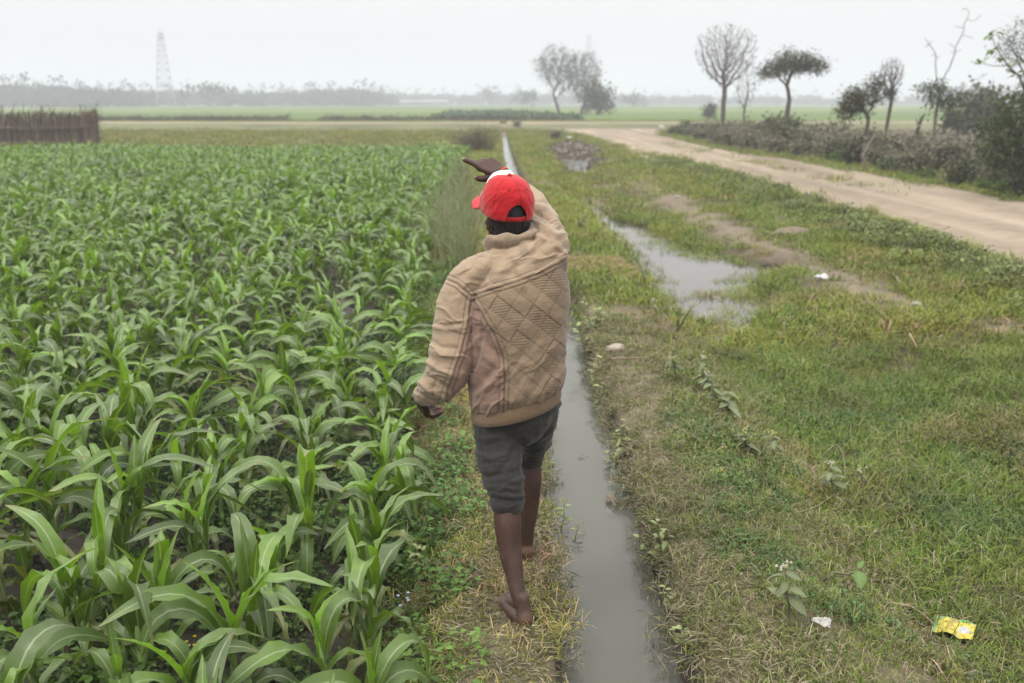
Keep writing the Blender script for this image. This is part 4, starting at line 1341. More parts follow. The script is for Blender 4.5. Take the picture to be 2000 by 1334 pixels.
IND = [(410, 204, 400, 4, .85, "flat-topped tree standing apart in front of the hazy wood, right of the mast"), (451, 203, 420, 5, .62, "small round tree in the far field right of the flat-topped one"), (492, 203, 450, 3, .75, "broad pale tree in the haze right of the small round one"),
       (512, 203, 460, 0, .6, "smaller tree at the right side of the broad pale tree"), (268, 203, 420, 5, .7, "low round tree in the haze left of the mast"), (742, 203, 520, 2, .95, "slim tall hazy tree in the middle of the left horizon"),
       (955, 202, 560, 2, 1.15, "tall narrow tree above the hazy wood left of the pair of thin-leaved trees"), (1030, 202, 400, 0, .78, "rounded hazy tree just left of the pair of thin-leaved trees"), (1235, 202, 450, 3, .75, "wide hazy tree right of the pair of thin-leaved trees"),
       (1868, 201, 420, 1, .98, "taller hazy tree on the horizon right of the half dead tree"), (1905, 201, 430, 0, .85, "hazy tree on the horizon, second right of the half dead tree"), (22, 202, 430, 1, 1.05, "tall hazy tree above the brushwood fence at the left edge"), (1700, 202, 500, 5, .8, "hazy tree on the horizon behind the creeper-covered tree")]
for u, v, y, k, s, lab in IND:
    p = W(u, v, y); root = empty("distant_tree", (p.x, y, -.2), random.uniform(0, 6.28)); root.scale = (s, s, s); tag(root, lab, "tree", "single trees on the horizon")
    o = link(bpy.data.objects.new("crown", FT[k][0]), root); o["kind"] = "stuff"
    link(bpy.data.objects.new("trunk", FT[k][1]), root)
# long pale sheds far off
for u, wd, lab in ((799, 11, "long pale shed in front of the far wood, leftmost of three"), (824, 9, "pale shed in the middle of the three before the far wood"), (857, 10, "pale shed, rightmost of three before the far wood")):
    p = W(u, 200, 560); root = empty("long_shed", (p.x, 560, -.1)); tag(root, lab, "shed", "pale sheds before the far wood")
    hw_ = wd / 2
    wl_ = mesh_np("wall", [(-hw_, 0, 0), (hw_, 0, 0), (hw_, 5, 0), (-hw_, 5, 0), (-hw_, 0, 2.2), (hw_, 0, 2.2), (hw_, 5, 2.2), (-hw_, 5, 2.2)], [(0, 1, 5, 4), (1, 2, 6, 5), (2, 3, 7, 6), (3, 0, 4, 7)], False, [M_STEEL], [(.22, .22, .22)] * 8)
    link(bpy.data.objects.new("wall", wl_), root)
    rf = mesh_np("roof", [(-hw_ - .3, -.4, 2.15), (hw_ + .3, -.4, 2.15), (hw_ + .3, 2.5, 2.9), (-hw_ - .3, 2.5, 2.9), (hw_ + .3, 5.4, 2.15), (-hw_ - .3, 5.4, 2.15)], [(0, 1, 2, 3), (3, 2, 4, 5), (0, 3, 5), (1, 4, 2)], False, [M_STEEL], [(.28, .28, .28)] * 6)
    link(bpy.data.objects.new("roof", rf), root)
# ------------------------------------------------------------------ single weeds, twigs, stones and litter
def oval_leaf(mb_or_none, L, Wd, col, curl=.25, fold=.2):
    """little pointed leaf lying along +x"""
    V, F, C = [], [], []
    n = 5
    for i in range(n + 1):
        t = i / n
        w = Wd * .5 * (math.sin(math.pi * min(1, t ** .8)) ** .8 if 0 < t < 1 else 0) + .0003
        z = -curl * L * t * t
        for j in (-1, 0, 1):
            V.append((L * t, j * w, z + abs(j) * w * fold)); C.append(np.array(col) * (1.25 if j == 0 else 1.0))
    for i in range(n):
        for j in range(2):
            F.append((i * 3 + j, i * 3 + j + 1, (i + 1) * 3 + j + 1, (i + 1) * 3 + j))
    return mesh_np("leaf", V, F, True, [M_PLANT], C)
LEAFM = {}
def leaf_mesh(kind, k):
    key = (kind, k)
    if key not in LEAFM:
        col = dict(pale=(.21, .25, .11), green=(.095, .15, .045), dull=(.145, .17, .09), yellow=(.21, .23, .07))[kind]
        r = random.Random(k * 7 + len(kind))
        LEAFM[key] = oval_leaf(None, 1.0, r.uniform(.42, .58), np.array(col) * r.uniform(.85, 1.15), r.uniform(.05, .4), r.uniform(.1, .4))
    return LEAFM[key]

def weed(label, x, y, h, nleaf, lsize, kind="pale", lean=(0, 0), stems=1, flower=None, cat="weed", name="leafy_weed", group=None, bare=.15, z=None, stemcol=(.12, .12, .06), droop=0.0, rs=0):
    r = random.Random(int(x * 991 + y * 577) + rs)
    root = empty(name, (x, y, (Z(x, y) if z is None else z) - .01), 0)
    tag(root, label, cat, group)
    for s in range(stems):
        az = r.uniform(0, 6.28); sp = .0 if stems == 1 else r.uniform(.15, .38)
        P = []
        hh = h * (1 if s == 0 else r.uniform(.6, .95))
        for i in range(6):
            t = i / 5
            P.append(Vector((lean[0] * t ** 1.5 + math.cos(az) * sp * hh * t + r.gauss(0, .004), lean[1] * t ** 1.5 + math.sin(az) * sp * hh * t + r.gauss(0, .004), hh * t)))
        mb = MB(); mb.tube(P, [.0045 * (1 - .65 * i / 5) for i in range(6)], 5, stemcol); mb.build("stem", M_PLANT, root)
        n = max(4, int(nleaf * 1.4) // stems)
        for k in range(n):
            t = bare + (1 - bare) * (k + .5) / n
            i = min(4, int(t * 5)); b = P[i].lerp(P[i + 1], t * 5 - i)
            a = (k * 2.4 if k % 2 else (k - 1) * 2.4 + math.pi) + r.uniform(-.3, .3)
            sz = lsize * 1.3 * (1 - .45 * t) * r.uniform(.7, 1.15)
            el = r.uniform(-.1, .7) - droop
            o = link(bpy.data.objects.new("leaf", leaf_mesh(kind, r.randint(0, 4))), root)
            M = Matrix.Translation(b) @ Matrix.Rotation(a, 4, 'Z') @ Matrix.Rotation(-el, 4, 'Y') @ Matrix.Rotation(r.uniform(-.5, .5), 4, 'X') @ Matrix.Diagonal((sz, sz, sz, 1))
            o.matrix_basis = M
        if flower and (s == 0 or r.random() < .6):
            mb = MB()
            for q in range(flower[0]):
                c = P[-1] + Vector((r.gauss(0, flower[1]), r.gauss(0, flower[1]), r.gauss(.012, flower[1] * .6)))
                v, f = tube_geo([c, c + Vector((0, 0, .007))], [flower[2], flower[2] * .4], 5)
                mb.add(v, f, np.array(r.choice(flower[3])) * r.uniform(.85, 1.1))
            mb.build("flower_head", M_PLANT, root, False)["kind"] = "stuff"
    return root
WHITE_F = [(.5, .49, .42), (.46, .44, .30), (.42, .41, .27)]
GREENISH = [(.30, .30, .13), (.36, .34, .18)]
def at(u, v, z=0.0):
    """ground point seen at u, v, on the terrain"""
    y = W(u, v, 1).y
    zz = z
    for _ in range(12):
        dx, du = (u - 1000) / FPX, -(v - 667) / FPX
        t = (zz - CAM_H) / (-SP + du * CP)
        X, Y = dx * t, (CP + du * SP) * t
        zz = .5 * zz + .5 * Z(X, Y)
    return X, Y
def W2(label, u, v, *a, **k):
    x, y = at(u, v)
    return weed(label, x, y, *a, **k)
# on the left lip of the ditch
W2("tall single-stemmed weed with a seed spike on the path's edge at the ditch", 1092, 1118, .36, 14, .055, "pale", (.02, .02), 1, (16, .012, .004, GREENISH), stemcol=(.13, .13, .07))
W2("shorter leaning weed just right of the tall spike on the ditch edge", 1103, 1130, .26, 11, .045, "pale", (.06, .02), 1, (10, .010, .004, GREENISH))
W2("broad-leaved low weed at the foot of the spiked weeds by the ditch", 1080, 1075, .12, 12, .07, "pale", (0, 0), 2)
W2("yellowish leafy weed between the man's right knee and the ditch", 1072, 935, .14, 10, .06, "yellow", (0, 0), 2)
# right bank of the ditch
for u, v, h, n, s, st, lab in ((1158, 655, .34, 30, .075, 4, "tall pale leafy weed on the ditch bank at the man's right elbow height"), (1150, 700, .30, 22, .085, 3, "pale round-leaved weed overhanging the ditch beside the jacket"),
                               (1170, 760, .28, 22, .07, 3, "pale leafy weed below the dry stick on the ditch bank"), (1172, 815, .24, 16, .075, 2, "drooping yellow-green weed at the water's edge right of the waistband"),
                               (1222, 905, .26, 24, .07, 3, "pale silvery weed on the ditch bank right of the trouser legs"), (1205, 925, .15, 12, .06, 2, "smaller pale weed left of the silvery one at the bank"),
                               (1295, 1100, .20, 18, .06, 3, "pale weed with oval leaves on the bank, level with the man's ankle"), (1275, 1090, .13, 10, .05, 2, "narrow-leaved small weed leaning over the water near the bank"),
                               (1338, 1275, .14, 12, .05, 2, "small green weed at the lower ditch bank near the bottom edge"), (1318, 1190, .10, 10, .045, 2, "tiny pale weed on the lower ditch bank above the bottom one")):
    W2(lab, u, v, h, n, s, "pale", (random.uniform(-.05, .02), 0), st)
# flowering weeds in the grass
for u, v, h, n, s, st, lab in ((1372, 775, .28, 13, .10, 2, "white-flowered weed, upper left of the two tallest in the meadow"), (1418, 825, .30, 16, .11, 2, "white-flowered weed with big dull leaves, lower right of the two tallest"),
                               (1458, 895, .17, 8, .09, 1, "flowering weed with drooping leaves below the two tallest"), (1508, 900, .17, 8, .10, 1, "leaning dull weed with bare curved stem in the meadow"),
                               (1625, 975, .20, 9, .085, 1, "weed with a white bud and broad dull leaves, mid right meadow"), (1545, 1228, .24, 9, .085, 1, "white-flowered weed on a thick bent stem near the bottom"),
                               (1345, 645, .30, 8, .09, 1, "tall yellow-budded weed leaning over the puddle"), (1388, 655, .22, 6, .08, 1, "yellow-budded weed at the puddle's lower end"),
                               (1282, 620, .16, 10, .07, 2, "white-flowered weed at the near left shore of the puddle"), (1322, 745, .18, 8, .09, 1, "dull-leaved weed left of the white-flowered pair"),
                               (1690, 950, .12, 6, .05, 2, "small white-budded weed at the far right of the flowering ones"), (1130, 452, .30, 14, .10, 3, "whitish flowering weed on the bank beyond the man's raised arm")):
    W2(lab, u, v, h, n, s, "dull", (random.uniform(-.06, .06), random.uniform(-.05, .05)), st, (9, .016, .006, WHITE_F if "white" in lab else [(.45, .43, .14)]), droop=.45, bare=.45, stemcol=(.14, .12, .08))
# young broad weeds in the field margin
for u, v, h, n, s, kd, lab in ((815, 1130, .17, 22, .055, "pale", "pale green oval-leaved weed between the maize and the path"), (760, 870, .2, 24, .10, "green", "broad-leaved dark weed at the maize edge below the man's left hand"),
                               (800, 960, .16, 14, .08, "green", "low broad-leaved weed right of the dark one at the maize edge"), (835, 1300, .14, 22, .04, "green", "small bushy weed near the bottom at the edge of the path"),
                               (95, 1200, .12, 16, .06, "green", "toothed low weed between the maize plants at the lower left"), (420, 1180, .12, 14, .06, "green", "low weed on the wet soil between maize plants, lower centre left")):
    W2(lab, u, v, h, n, s, kd, (0, 0), 3)
def flower_patch(label, u, v, h, n, col):
    x, y = at(u, v); root = empty("small_flower", (x, y, Z(x, y))); tag(root, label, "flower")
    r = random.Random(n); mb = MB(); hb = MB()
    for k in range(n):
        a = Vector((r.gauss(0, .03), r.gauss(0, .03), 0)); b = a + Vector((r.gauss(0, .02), r.gauss(0, .02), h * r.uniform(.7, 1)))
        mb.tube([a, b], [.0018, .0012], 3, (.12, .18, .05)); vv, ff = tube_geo([b, b + Vector((0, 0, .008))], [.002, .0075], 6); hb.add(vv, ff, col)
    mb.build("stem", M_PLANT, root); hb.build("flower_head", M_PLANT, root, False)["kind"] = "stuff"
flower_patch("tiny yellow flowers in the maize near the bottom edge, left of centre", 365, 1330, .16, 9, (.6, .5, .02))
flower_patch("tiny yellow flowers under the maize, left of the other yellow ones", 262, 1315, .14, 7, (.6, .5, .02))
flower_patch("tiny pale blue flowers in the grass left of the man's rear foot", 798, 1215, .12, 5, (.55, .58, .75))
flower_patch("single orange-yellow flower by the man's left elbow at the maize edge", 835, 668, .10, 1, (.6, .4, .02))

# broken leafy twig lying on the grass
x, y = at(1640, 1150); root = empty("broken_twig", (x, y, Z(x, y) + .05)); tag(root, "broken twig with two large dark leaves lying on the meadow grass", "twig")
mb = MB(); mb.tube([(-.10, -.02, -.02), (-.03, .01, .02), (.03, .0, .015), (.07, .005, .03)], [.006, .0055, .005, .003], 5, (.17, .15, .10)); mb.build("stem", M_PLANT, root)
for (px, py, pz, a, el, s) in ((.07, .0, .03, -1.75, -.1, .10), (.075, .01, .035, .9, .6, .05)):
    o = link(bpy.data.objects.new("leaf", leaf_mesh("green", 2)), root)
    o.matrix_basis = Matrix.Translation((px, py, pz)) @ Matrix.Rotation(a, 4, 'Z') @ Matrix.Rotation(-el, 4, 'Y') @ Matrix.Diagonal((s, s, s, 1))
# sticks
def stick(name, label, uvs, rad, col, lift=.03, cat="stick"):
    pts = [Vector((*at(u, v), 0)) for u, v in uvs]
    for p in pts: p.z = Z(p.x, p.y) + lift
    o0 = pts[0].copy(); mb = MB(); mb.tube([p - o0 for p in pts], [rad * (1 - .5 * i / max(1, len(pts) - 1)) for i in range(len(pts))], 5, col)
    o = mb.build(name, M_BARK); o.location = o0; tag(o, label, cat)
stick("dry_stick", "long straight dry stick lying across the ditch bank", [(1137, 716), (1200, 713), (1264, 711)], .007, (.34, .26, .17), .05)
stick("curved_twig", "pale curved twig lying towards the yellow wrapper", [(1730, 1193), (1775, 1200), (1800, 1215), (1822, 1236)], .006, (.30, .23, .16), .04)
stick("thin_twig", "thin twig lying near the two-leaved broken twig", [(1668, 1045), (1700, 1060), (1730, 1050)], .004, (.28, .23, .17), .05)
stick("thin_twig", "bare curved stem lying in the grass below the mid meadow weeds", [(1560, 1020), (1595, 1005), (1640, 975)], .005, (.22, .19, .13), .05)
stick("dead_branch", "small dead stick on the far meadow near the road edge", [(1765, 480), (1785, 505), (1800, 508)], .02, (.28, .22, .15), .03)
stick("dead_branch", "short pale stick in the meadow right of the trampled strip", [(1745, 541), (1758, 556)], .015, (.36, .30, .22), .03)
stick("dead_branch", "upright pale reed in the right meadow", [(1775, 675), (1788, 700)], .012, (.30, .24, .15), .1)
stick("dry_stick", "reddish dry stem lying on the lower right meadow", [(1715, 1210), (1745, 1240)], .005, (.24, .13, .09), .03)
# bare shoots at the puddle's edge
for u, v, lab in ((1268, 580, "bare forked shoot at the left shore of the puddle"), (1255, 545, "second bare shoot, farther along the puddle's left shore"), (1195, 1020, "dark bare twig standing in the ditch water by the bank"), (1320, 650, "bare twig leaning over the near end of the puddle")):
    x, y = at(u, v); root = empty("bare_shoot", (x, y, Z(x, y) - .03)); tag(root, lab, "twig")
    rr = random.Random(u); mb = MB()
    sc = .16 if v > 900 else .42
    for k in range(4):
        a = rr.uniform(0, 6.28); e = Vector((math.cos(a) * .35 * sc, math.sin(a) * .2 * sc, sc * rr.uniform(.6, 1)))
        mb.tube([(0, 0, 0), e * .5 + Vector((0, 0, .08 * sc)), e], [.0045, .0035, .0015] if v > 900 else [.005, .004, .002], 4, (.09, .075, .06))
    mb.build("stem", M_BARK, root)
# dry leaves trailing in the ditch
x, y = at(1186, 1040); root = empty("dead_leaf_bundle", (x, y, WATER_Z)); tag(root, "bundle of dry maize leaves trailing in the ditch water", "dead leaves")
rr = random.Random(5)
for k in range(6):
    L = rr.uniform(.09, .16); a = rr.uniform(-1.9, -1.2)
    v_, f_, uv_ = leaf_geo(rr, .022, a, L, .010, .12, .35, .3, .002, 8, 3)
    o = obj("leaf", mesh_np("leaf", v_ + np.array([rr.gauss(0, .012), rr.gauss(.0, .02), 0]), f_, True, [M_PLANT], np.tile([[.19, .155, .10]], (len(v_), 1))), root)
# clod, paper scraps and the wrapper
def lump(name, label, u, v, sx, sy, sz, col, cat, seed, mat):
    x, y = at(u, v); r = np.random.default_rng(seed)
    mb = MB(); V, F = [], []
    nu, nv = 18, 10
    for i in range(nv + 1):
        ph = -math.pi / 2 + math.pi * i / nv
        for j in range(nu):
            th = 2 * math.pi * j / nu; q = np.array([math.cos(ph) * math.cos(th), math.cos(ph) * math.sin(th), math.sin(ph)])
            k = 1 + .5 * (float(fbm(np.array([q[0] * 2 + seed]), np.array([q[1] * 2 + q[2] * 1.7]), 431, 4)[0]) - .5)
            V.append(tuple(q * k * np.array([sx, sy, sz])))
    F = [(i * nu + j, i * nu + (j + 1) % nu, (i + 1) * nu + (j + 1) % nu, (i + 1) * nu + j) for i in range(nv) for j in range(nu)]
    o = obj(name, mesh_np(name, V, F, True, [mat], np.tile([col], (len(V), 1)))); o.location = (x, y, Z(x, y) + sz * .4); tag(o, label, cat)
lump("earth_clod", "whitish dry lump of earth on the far ditch bank", 1203, 684, .07, .06, .035, (.33, .29, .24), "clod", 3, M_GROUND)
lump("earth_clod", "brown lump of mud with dung texture on the grass near the road", 1545, 462, .30, .22, .10, (.17, .14, .105), "clod", 4, M_GROUND)
lump("earth_clod", "dark clod at the right shore of the puddle", 1515, 525, .22, .16, .09, (.13, .105, .08), "clod", 5, M_GROUND)
lump("stone", "small whitish stone beside the far road junction", 1292, 250, .22, .2, .15, (.42, .40, .37), "stone", 6, M_GROUND)
lump("stone", "pale stone at the end of the trampled strip", 1790, 597, .055, .05, .03, (.45, .42, .38), "stone", 7, M_GROUND)
def sheet(name, label, u, v, w, h, rot, colf, cat, seed, lift=.035, nx=16, ny=12, crump=.03, ragged=.08):
    x, y = at(u, v); V, C = [], []
    for i in range(ny + 1):
        for j in range(nx + 1):
            a, b = j / nx - .5, i / ny - .5
            ed = 1 + ragged * (float(vnoise(np.array([a * 7 + seed]), np.array([b * 7]), 441)[0]) - .5) * 2
            z = crump * (float(fbm(np.array([a * 4 + seed]), np.array([b * 4 + seed]), 443, 3)[0]) - .5) * 2
            V.append((a * w * ed, b * h * ed, z)); C.append(colf(a, b))
    F = [(i * (nx + 1) + j, i * (nx + 1) + j + 1, (i + 1) * (nx + 1) + j + 1, (i + 1) * (nx + 1) + j) for i in range(ny) for j in range(nx)]
    o = obj(name, mesh_np(name, V, F, True, [M_PLASTIC], C)); o.location = (x, y, Z(x, y) + lift); o.rotation_euler = (R(4), R(-3), rot)
    so = o.modifiers.new("foil", 'SOLIDIFY'); so.thickness = .001
    tag(o, label, cat)
    return o
M_PLASTIC = mat_col("printed_foil", .35, 60, .92, 1.08, None, .5)
def wrapper(a, b):
    if .10 < a < .40 and -.30 < b < .10: return (.36, .36, .36)
    if a < -.40: return (.12, .30, .12)
    if b > .42: return (.16, .34, .10)
    k = float(vnoise(np.array([a * 9]), np.array([b * 9]), 451)[0])
    if -.25 < a < .05 and k > .62: return (.30, .22, .05)
    return (.44, .37, .03) if k > .25 else (.36, .34, .13)
sheet("food_wrapper", "crumpled yellow plastic wrapper with a white label lying in the grass", 1862, 1240, .15, .14, R(-32), wrapper, "wrapper", 3, .035, 30, 26, .016)
sheet("paper_scrap", "torn greyish white scrap of paper in the grass near the bottom", 1600, 1232, .065, .04, R(-25), lambda a, b: (.36, .34, .315), "paper scrap", 5, .04, crump=.02, ragged=.35)
sheet("plastic_scrap", "white plastic scrap beside the trampled strip", 1604, 548, .12, .09, R(10), lambda a, b: (.5, .5, .52), "plastic scrap", 6, .05, crump=.04, ragged=.3)
sheet("plastic_scrap", "small pale scrap of litter at the start of the trampled strip", 1322, 387, .12, .08, 0, lambda a, b: (.42, .40, .36), "plastic scrap", 8, .04, crump=.04, ragged=.3)
sheet("plastic_scrap", "pale scrap of litter on the bank above the muddy hollow", 1110, 274, .35, .25, 0, lambda a, b: (.65, .62, .58), "plastic scrap", 9, .15, crump=.1, ragged=.3)
# straw lying on the bank
x, y = at(1150, 518)
pts = np.stack([rng.normal(x + .12, .16, 46), rng.normal(y, .25, 46)], 1)
scatter("straw_heap", "pale straw strewn across the bank right of the man's jacket", np.stack([pts[:, 0], pts[:, 1], terrain_z(pts[:, 0], pts[:, 1]) + .015], 1), LITTER, rng.uniform(1.5, 2.4, 46), np.ones((46, 3)) * np.array([1.15, 1.0, .9]))
GROUND_LIFT = float(np.max(terrain_z(np.array([.06, .0, .064, .05]), np.array([3.34, 3.5, 3.9, 4.0])))) + .006
# ------------------------------------------------------------------ the man
ROOT = Vector((0.03, 3.62, 0.0))
man = empty("person", ROOT + Vector((0, 0, GROUND_LIFT)))
tag(man, "barefoot man in red cap and tan quilted jacket walking away and pointing left", "person")

def remeshed(mb, voxel, smooth=4):
    """union of closed shapes as one continuous surface: vertices, quads, normals"""
    me = mesh_np("tmp", np.vstack(mb.v), mb.f, True)
    o = obj("tmp", me)
    r = o.modifiers.new("r", 'REMESH'); r.mode = 'VOXEL'; r.voxel_size = voxel; r.adaptivity = 0
    if smooth:
        s = o.modifiers.new("s", 'SMOOTH'); s.factor = .5; s.iterations = smooth
    dg = bpy.context.evaluated_depsgraph_get()
    em = bpy.data.meshes.new_from_object(o.evaluated_get(dg))
    n = len(em.vertices)
    v = np.empty(n * 3, np.float32); em.vertices.foreach_get("co", v)
    nr = np.empty(n * 3, np.float32); em.vertex_normals.foreach_get("vector", nr)
    nl = len(em.loops); li = np.empty(nl, np.int32); em.loops.foreach_get("vertex_index", li)
    f = li.reshape(-1, 4)
    bpy.data.objects.remove(o); bpy.data.meshes.remove(me); bpy.data.meshes.remove(em)
    return v.reshape(-1, 3).astype(float), f, nr.reshape(-1, 3).astype(float)

def finish(name, v, f, col, mat, parent, smooth=True):
    return obj(name, mesh_np(name, v - np.array(ROOT), np.asarray(f, np.int32) if not isinstance(f, list) else f, smooth, [mat], col), parent)

def ellipsoid(mb, c, rad, rot=None, nu=20, nv=12):
    V, F = [], []
    M = rot if rot is not None else Matrix.Identity(3)
    for i in range(nv + 1):
        ph = -math.pi / 2 + math.pi * i / nv
        for j in range(nu):
            th = 2 * math.pi * j / nu
            q = Vector(c) + M @ Vector((rad[0] * math.cos(ph) * math.cos(th), rad[1] * math.cos(ph) * math.sin(th), rad[2] * math.sin(ph)))
            V.append(tuple(q))
    for i in range(nv):
        for j in range(nu):
            j2 = (j + 1) % nu
            F.append((i * nu + j, i * nu + j2, (i + 1) * nu + j2, (i + 1) * nu + j))
    mb.add(V, F)

def limb(mb, pts, rad, seg=14, flat=None):
    """rounded chain: smooth (Catmull-Rom) through the points, spheres at the ends"""
    P = [Vector(p) for p in pts]; n = len(P)
    Q, RR = [], []
    rr = [r if hasattr(r, "__len__") else (r, r) for r in rad]
    for i in range(n - 1):
        p0, p1, p2, p3 = P[max(i - 1, 0)], P[i], P[i + 1], P[min(i + 2, n - 1)]
        for k in range(5):
            t = k / 5
            Q.append(.5 * ((2 * p1) + (p2 - p0) * t + (2 * p0 - 5 * p1 + 4 * p2 - p3) * t * t + (3 * p1 - p0 - 3 * p2 + p3) * t ** 3))
            s = t * t * (3 - 2 * t)
            RR.append((rr[i][0] * (1 - s) + rr[i + 1][0] * s, rr[i][1] * (1 - s) + rr[i + 1][1] * s))
    Q.append(P[-1]); RR.append(rr[-1])
    # rounded ends
    d0 = (Q[0] - Q[1]).normalized(); d1 = (Q[-1] - Q[-2]).normalized()
    r0, r1 = min(RR[0]), min(RR[-1])
    hd = [(Q[0] + d0 * r0 * s, (RR[0][0] * c, RR[0][1] * c)) for s, c in ((.97, .2), (.8, .6), (.45, .89))]
    tl = [(Q[-1] + d1 * r1 * s, (RR[-1][0] * c, RR[-1][1] * c)) for s, c in ((.45, .89), (.8, .6), (.97, .2))]
    Q = [a for a, _ in hd] + Q + [a for a, _ in tl]
    RR = [b for _, b in hd] + RR + [b for _, b in tl]
    v, f = tube_geo(Q, RR, seg, True, flat)
    mb.add(v, f)

def seg_dist(p, pts):
    """distance of points to a polyline (n-D)"""
    pts = np.asarray(pts, float)
    d = np.full(len(p), 1e9)
    for a, b in zip(pts[:-1], pts[1:]):
        ab = b - a
        t = np.clip(((p - a) @ ab) / max(ab @ ab, 1e-12), 0, 1)
        d = np.minimum(d, np.linalg.norm(p - a - t[:, None] * ab, axis=1))
    return d

# --- joints (metres)
HEAD = Vector((-.018, 3.775, 1.463)); NECK = Vector((-.004, 3.725, 1.345))
SHL, ELL, WRL = Vector((-.185, 3.665, 1.205)), Vector((-.245, 3.60, .965)), Vector((-.350, 3.66, .776))
SHR, ELR, WRR = Vector((.135, 3.69, 1.35)), Vector((.08, 3.97, 1.495)), Vector((-.044, 4.16, 1.604))
HIPL, KNL, ANL = Vector((-.05, 3.62, .80)), Vector((-.02, 3.53, .47)), Vector((.030, 3.368, .085))
HIPR, KNR, ANR = Vector((.095, 3.66, .81)), Vector((.080, 3.91, .46)), Vector((.062, 3.90, .085))
YAW, TILT = R(27), R(9)
HM = Matrix.Rotation(YAW, 3, 'Z') @ Matrix.Rotation(TILT, 3, 'X')       # head frame: +y is the face

body = MB()
# trunk and neck (under the jacket)
limb(body, [(.02, 3.625, .74), (.018, 3.64, .92), (.01, 3.665, 1.1), (0, 3.68, 1.25), (0, 3.70, 1.32)], [(.125, .1), (.125, .095), (.14, .1), (.13, .09), (.07, .065)], 18, (1, 0, 0))
limb(body, [(0, 3.70, 1.30), NECK, HEAD + HM @ Vector((0, -.012, -.05))], [.058, .055, .055], 14)
limb(body, [(-.05, 3.69, 1.27), SHL, (SHL + ELL) / 2, ELL, (ELL * .55 + WRL * .45), WRL], [.05, .052, .045, .038, .036, (.027, .021)], 12)
limb(body, [(.05, 3.69, 1.31), SHR, (SHR + ELR) / 2, ELR, (ELR * .55 + WRR * .45), WRR], [.05, .052, .045, .038, .037, (.028, .023)], 12)
limb(body, [HIPL, (HIPL + KNL) / 2, KNL + Vector((0, 0, .03)), KNL, (-.018, 3.478, .36), (-.006, 3.438, .25), (.014, 3.392, .15), ANL], [.068, .056, .046, .045, .0505, .043, .0315, .0275], 14)
limb(body, [HIPR, (HIPR + KNR) / 2, KNR + Vector((0, 0, .03)), KNR, (.078, 3.885, .36), (.074, 3.875, .25), (.066, 3.885, .15), ANR], [.066, .046, .040, .040, .045, .039, .031, .030], 14)
# head
ellipsoid(body, HEAD + HM @ Vector((0, -.008, .022)), (.073, .092, .088), HM)
ellipsoid(body, HEAD + HM @ Vector((0, .036, -.048)), (.056, .056, .062), HM)
limb(body, [HEAD + HM @ Vector((0, .066, -.092)), HEAD + HM @ Vector((0, .074, -.088))], [.02, .018], 8)           # chin
limb(body, [HEAD + HM @ Vector((0, .080, .004)), HEAD + HM @ Vector((0, .093, -.020)), HEAD + HM @ Vector((0, .101, -.036))], [.008, .010, .0135], 8)   # nose
for sx in (-1, 1):
    limb(body, [HEAD + HM @ Vector((sx * .012, .089, -.038)), HEAD + HM @ Vector((sx * .014, .088, -.037))], [.009, .008], 8)
    limb(body, [HEAD + HM @ Vector((sx * .012, .078, .018)), HEAD + HM @ Vector((sx * .046, .062, .016))], [.011, .010], 8)     # brow
    ellipsoid(body, HEAD + HM @ Vector((sx * .047, .052, -.030)), (.02, .02, .018), HM, 10, 8)                                # cheek
    E = Matrix.Rotation(sx * R(-22), 3, 'Z')
    ellipsoid(body, HEAD + HM @ Vector((sx * .078, -.010, -.012)), (.008, .019, .031), HM @ E, 12, 10)                         # ear
    limb(body, [HEAD + HM @ Vector((sx * .074, .002, -.034)), HEAD + HM @ Vector((sx * .078, -.002, -.038))], [.010, .009], 8)
for zz, rr in ((-.062, .0075), (-.073, .0085)):                                                                              # lips
    limb(body, [HEAD + HM @ Vector((-.022, .078, zz)), HEAD + HM @ Vector((0, .089, zz)), HEAD + HM @ Vector((.022, .078, zz))], [.005, rr, .005], 8)

def hand(mb, wr, F, N, thumb_sign, pose, S=1.04):
    """palm, four fingers and a thumb; F along the hand, N out of its back"""
    F = F.normalized(); N = (N - F * N.dot(F)).normalized()
    T = N.cross(F) * thumb_sign
    P = lambda a, b, c: wr + (F * a + T * b + N * c) * S
    _limb = limb
    def limb_(m, pts, rad, *q): _limb(m, pts, [tuple(x * S for x in r) if hasattr(r, "__len__") else r * S for r in rad], *q)
    limb_(mb, [P(-.03, 0, 0), P(.0, 0, 0), P(.025, .002, 0)], [(.027, .021), (.027, .02), (.031, .018)], 12, T)
    for b, l in ((.026, .086), (.008, .089), (-.011, .084), (-.028, .075)):
        limb_(mb, [P(.012, b * .55, 0), P(l * .55, b * .9, -.001), P(l, b, .001)], [.015, .0145, .0125], 10)
    limb_(mb, [P(.015, .018, -.006), P(.05, .022, -.010)], [.018, .014], 10)
    tips = []
    for (b, base, lens, rad), ang in zip(((.027, .090, (.037, .025, .021), .0112), (.008, .093, (.048, .031, .024), .0100), (-.012, .088, (.044, .029, .024), .0094), (-.029, .079, (.036, .022, .021), .0084)), pose["fingers"]):
        p = P(base, b, .001); pts = [p]; a = 0
        sp = b * pose.get("spread", 1.5)
        for L, da in zip(lens, ang):
            a += R(da)
            p = p + (F * math.cos(a) - N * math.sin(a) + T * (sp * .6)).normalized() * L * S
            pts.append(p)
        limb_(mb, pts, [rad * 1.2, rad * 1.1, rad * 1.02, rad * .86], 10)
        tips.append(pts[-1])
    tp = [P(*q) for q in pose["thumb"]]
    limb_(mb, tp, [.018, .0145, .0128, .0102], 10)
    return P, tips + [tp[-1]]

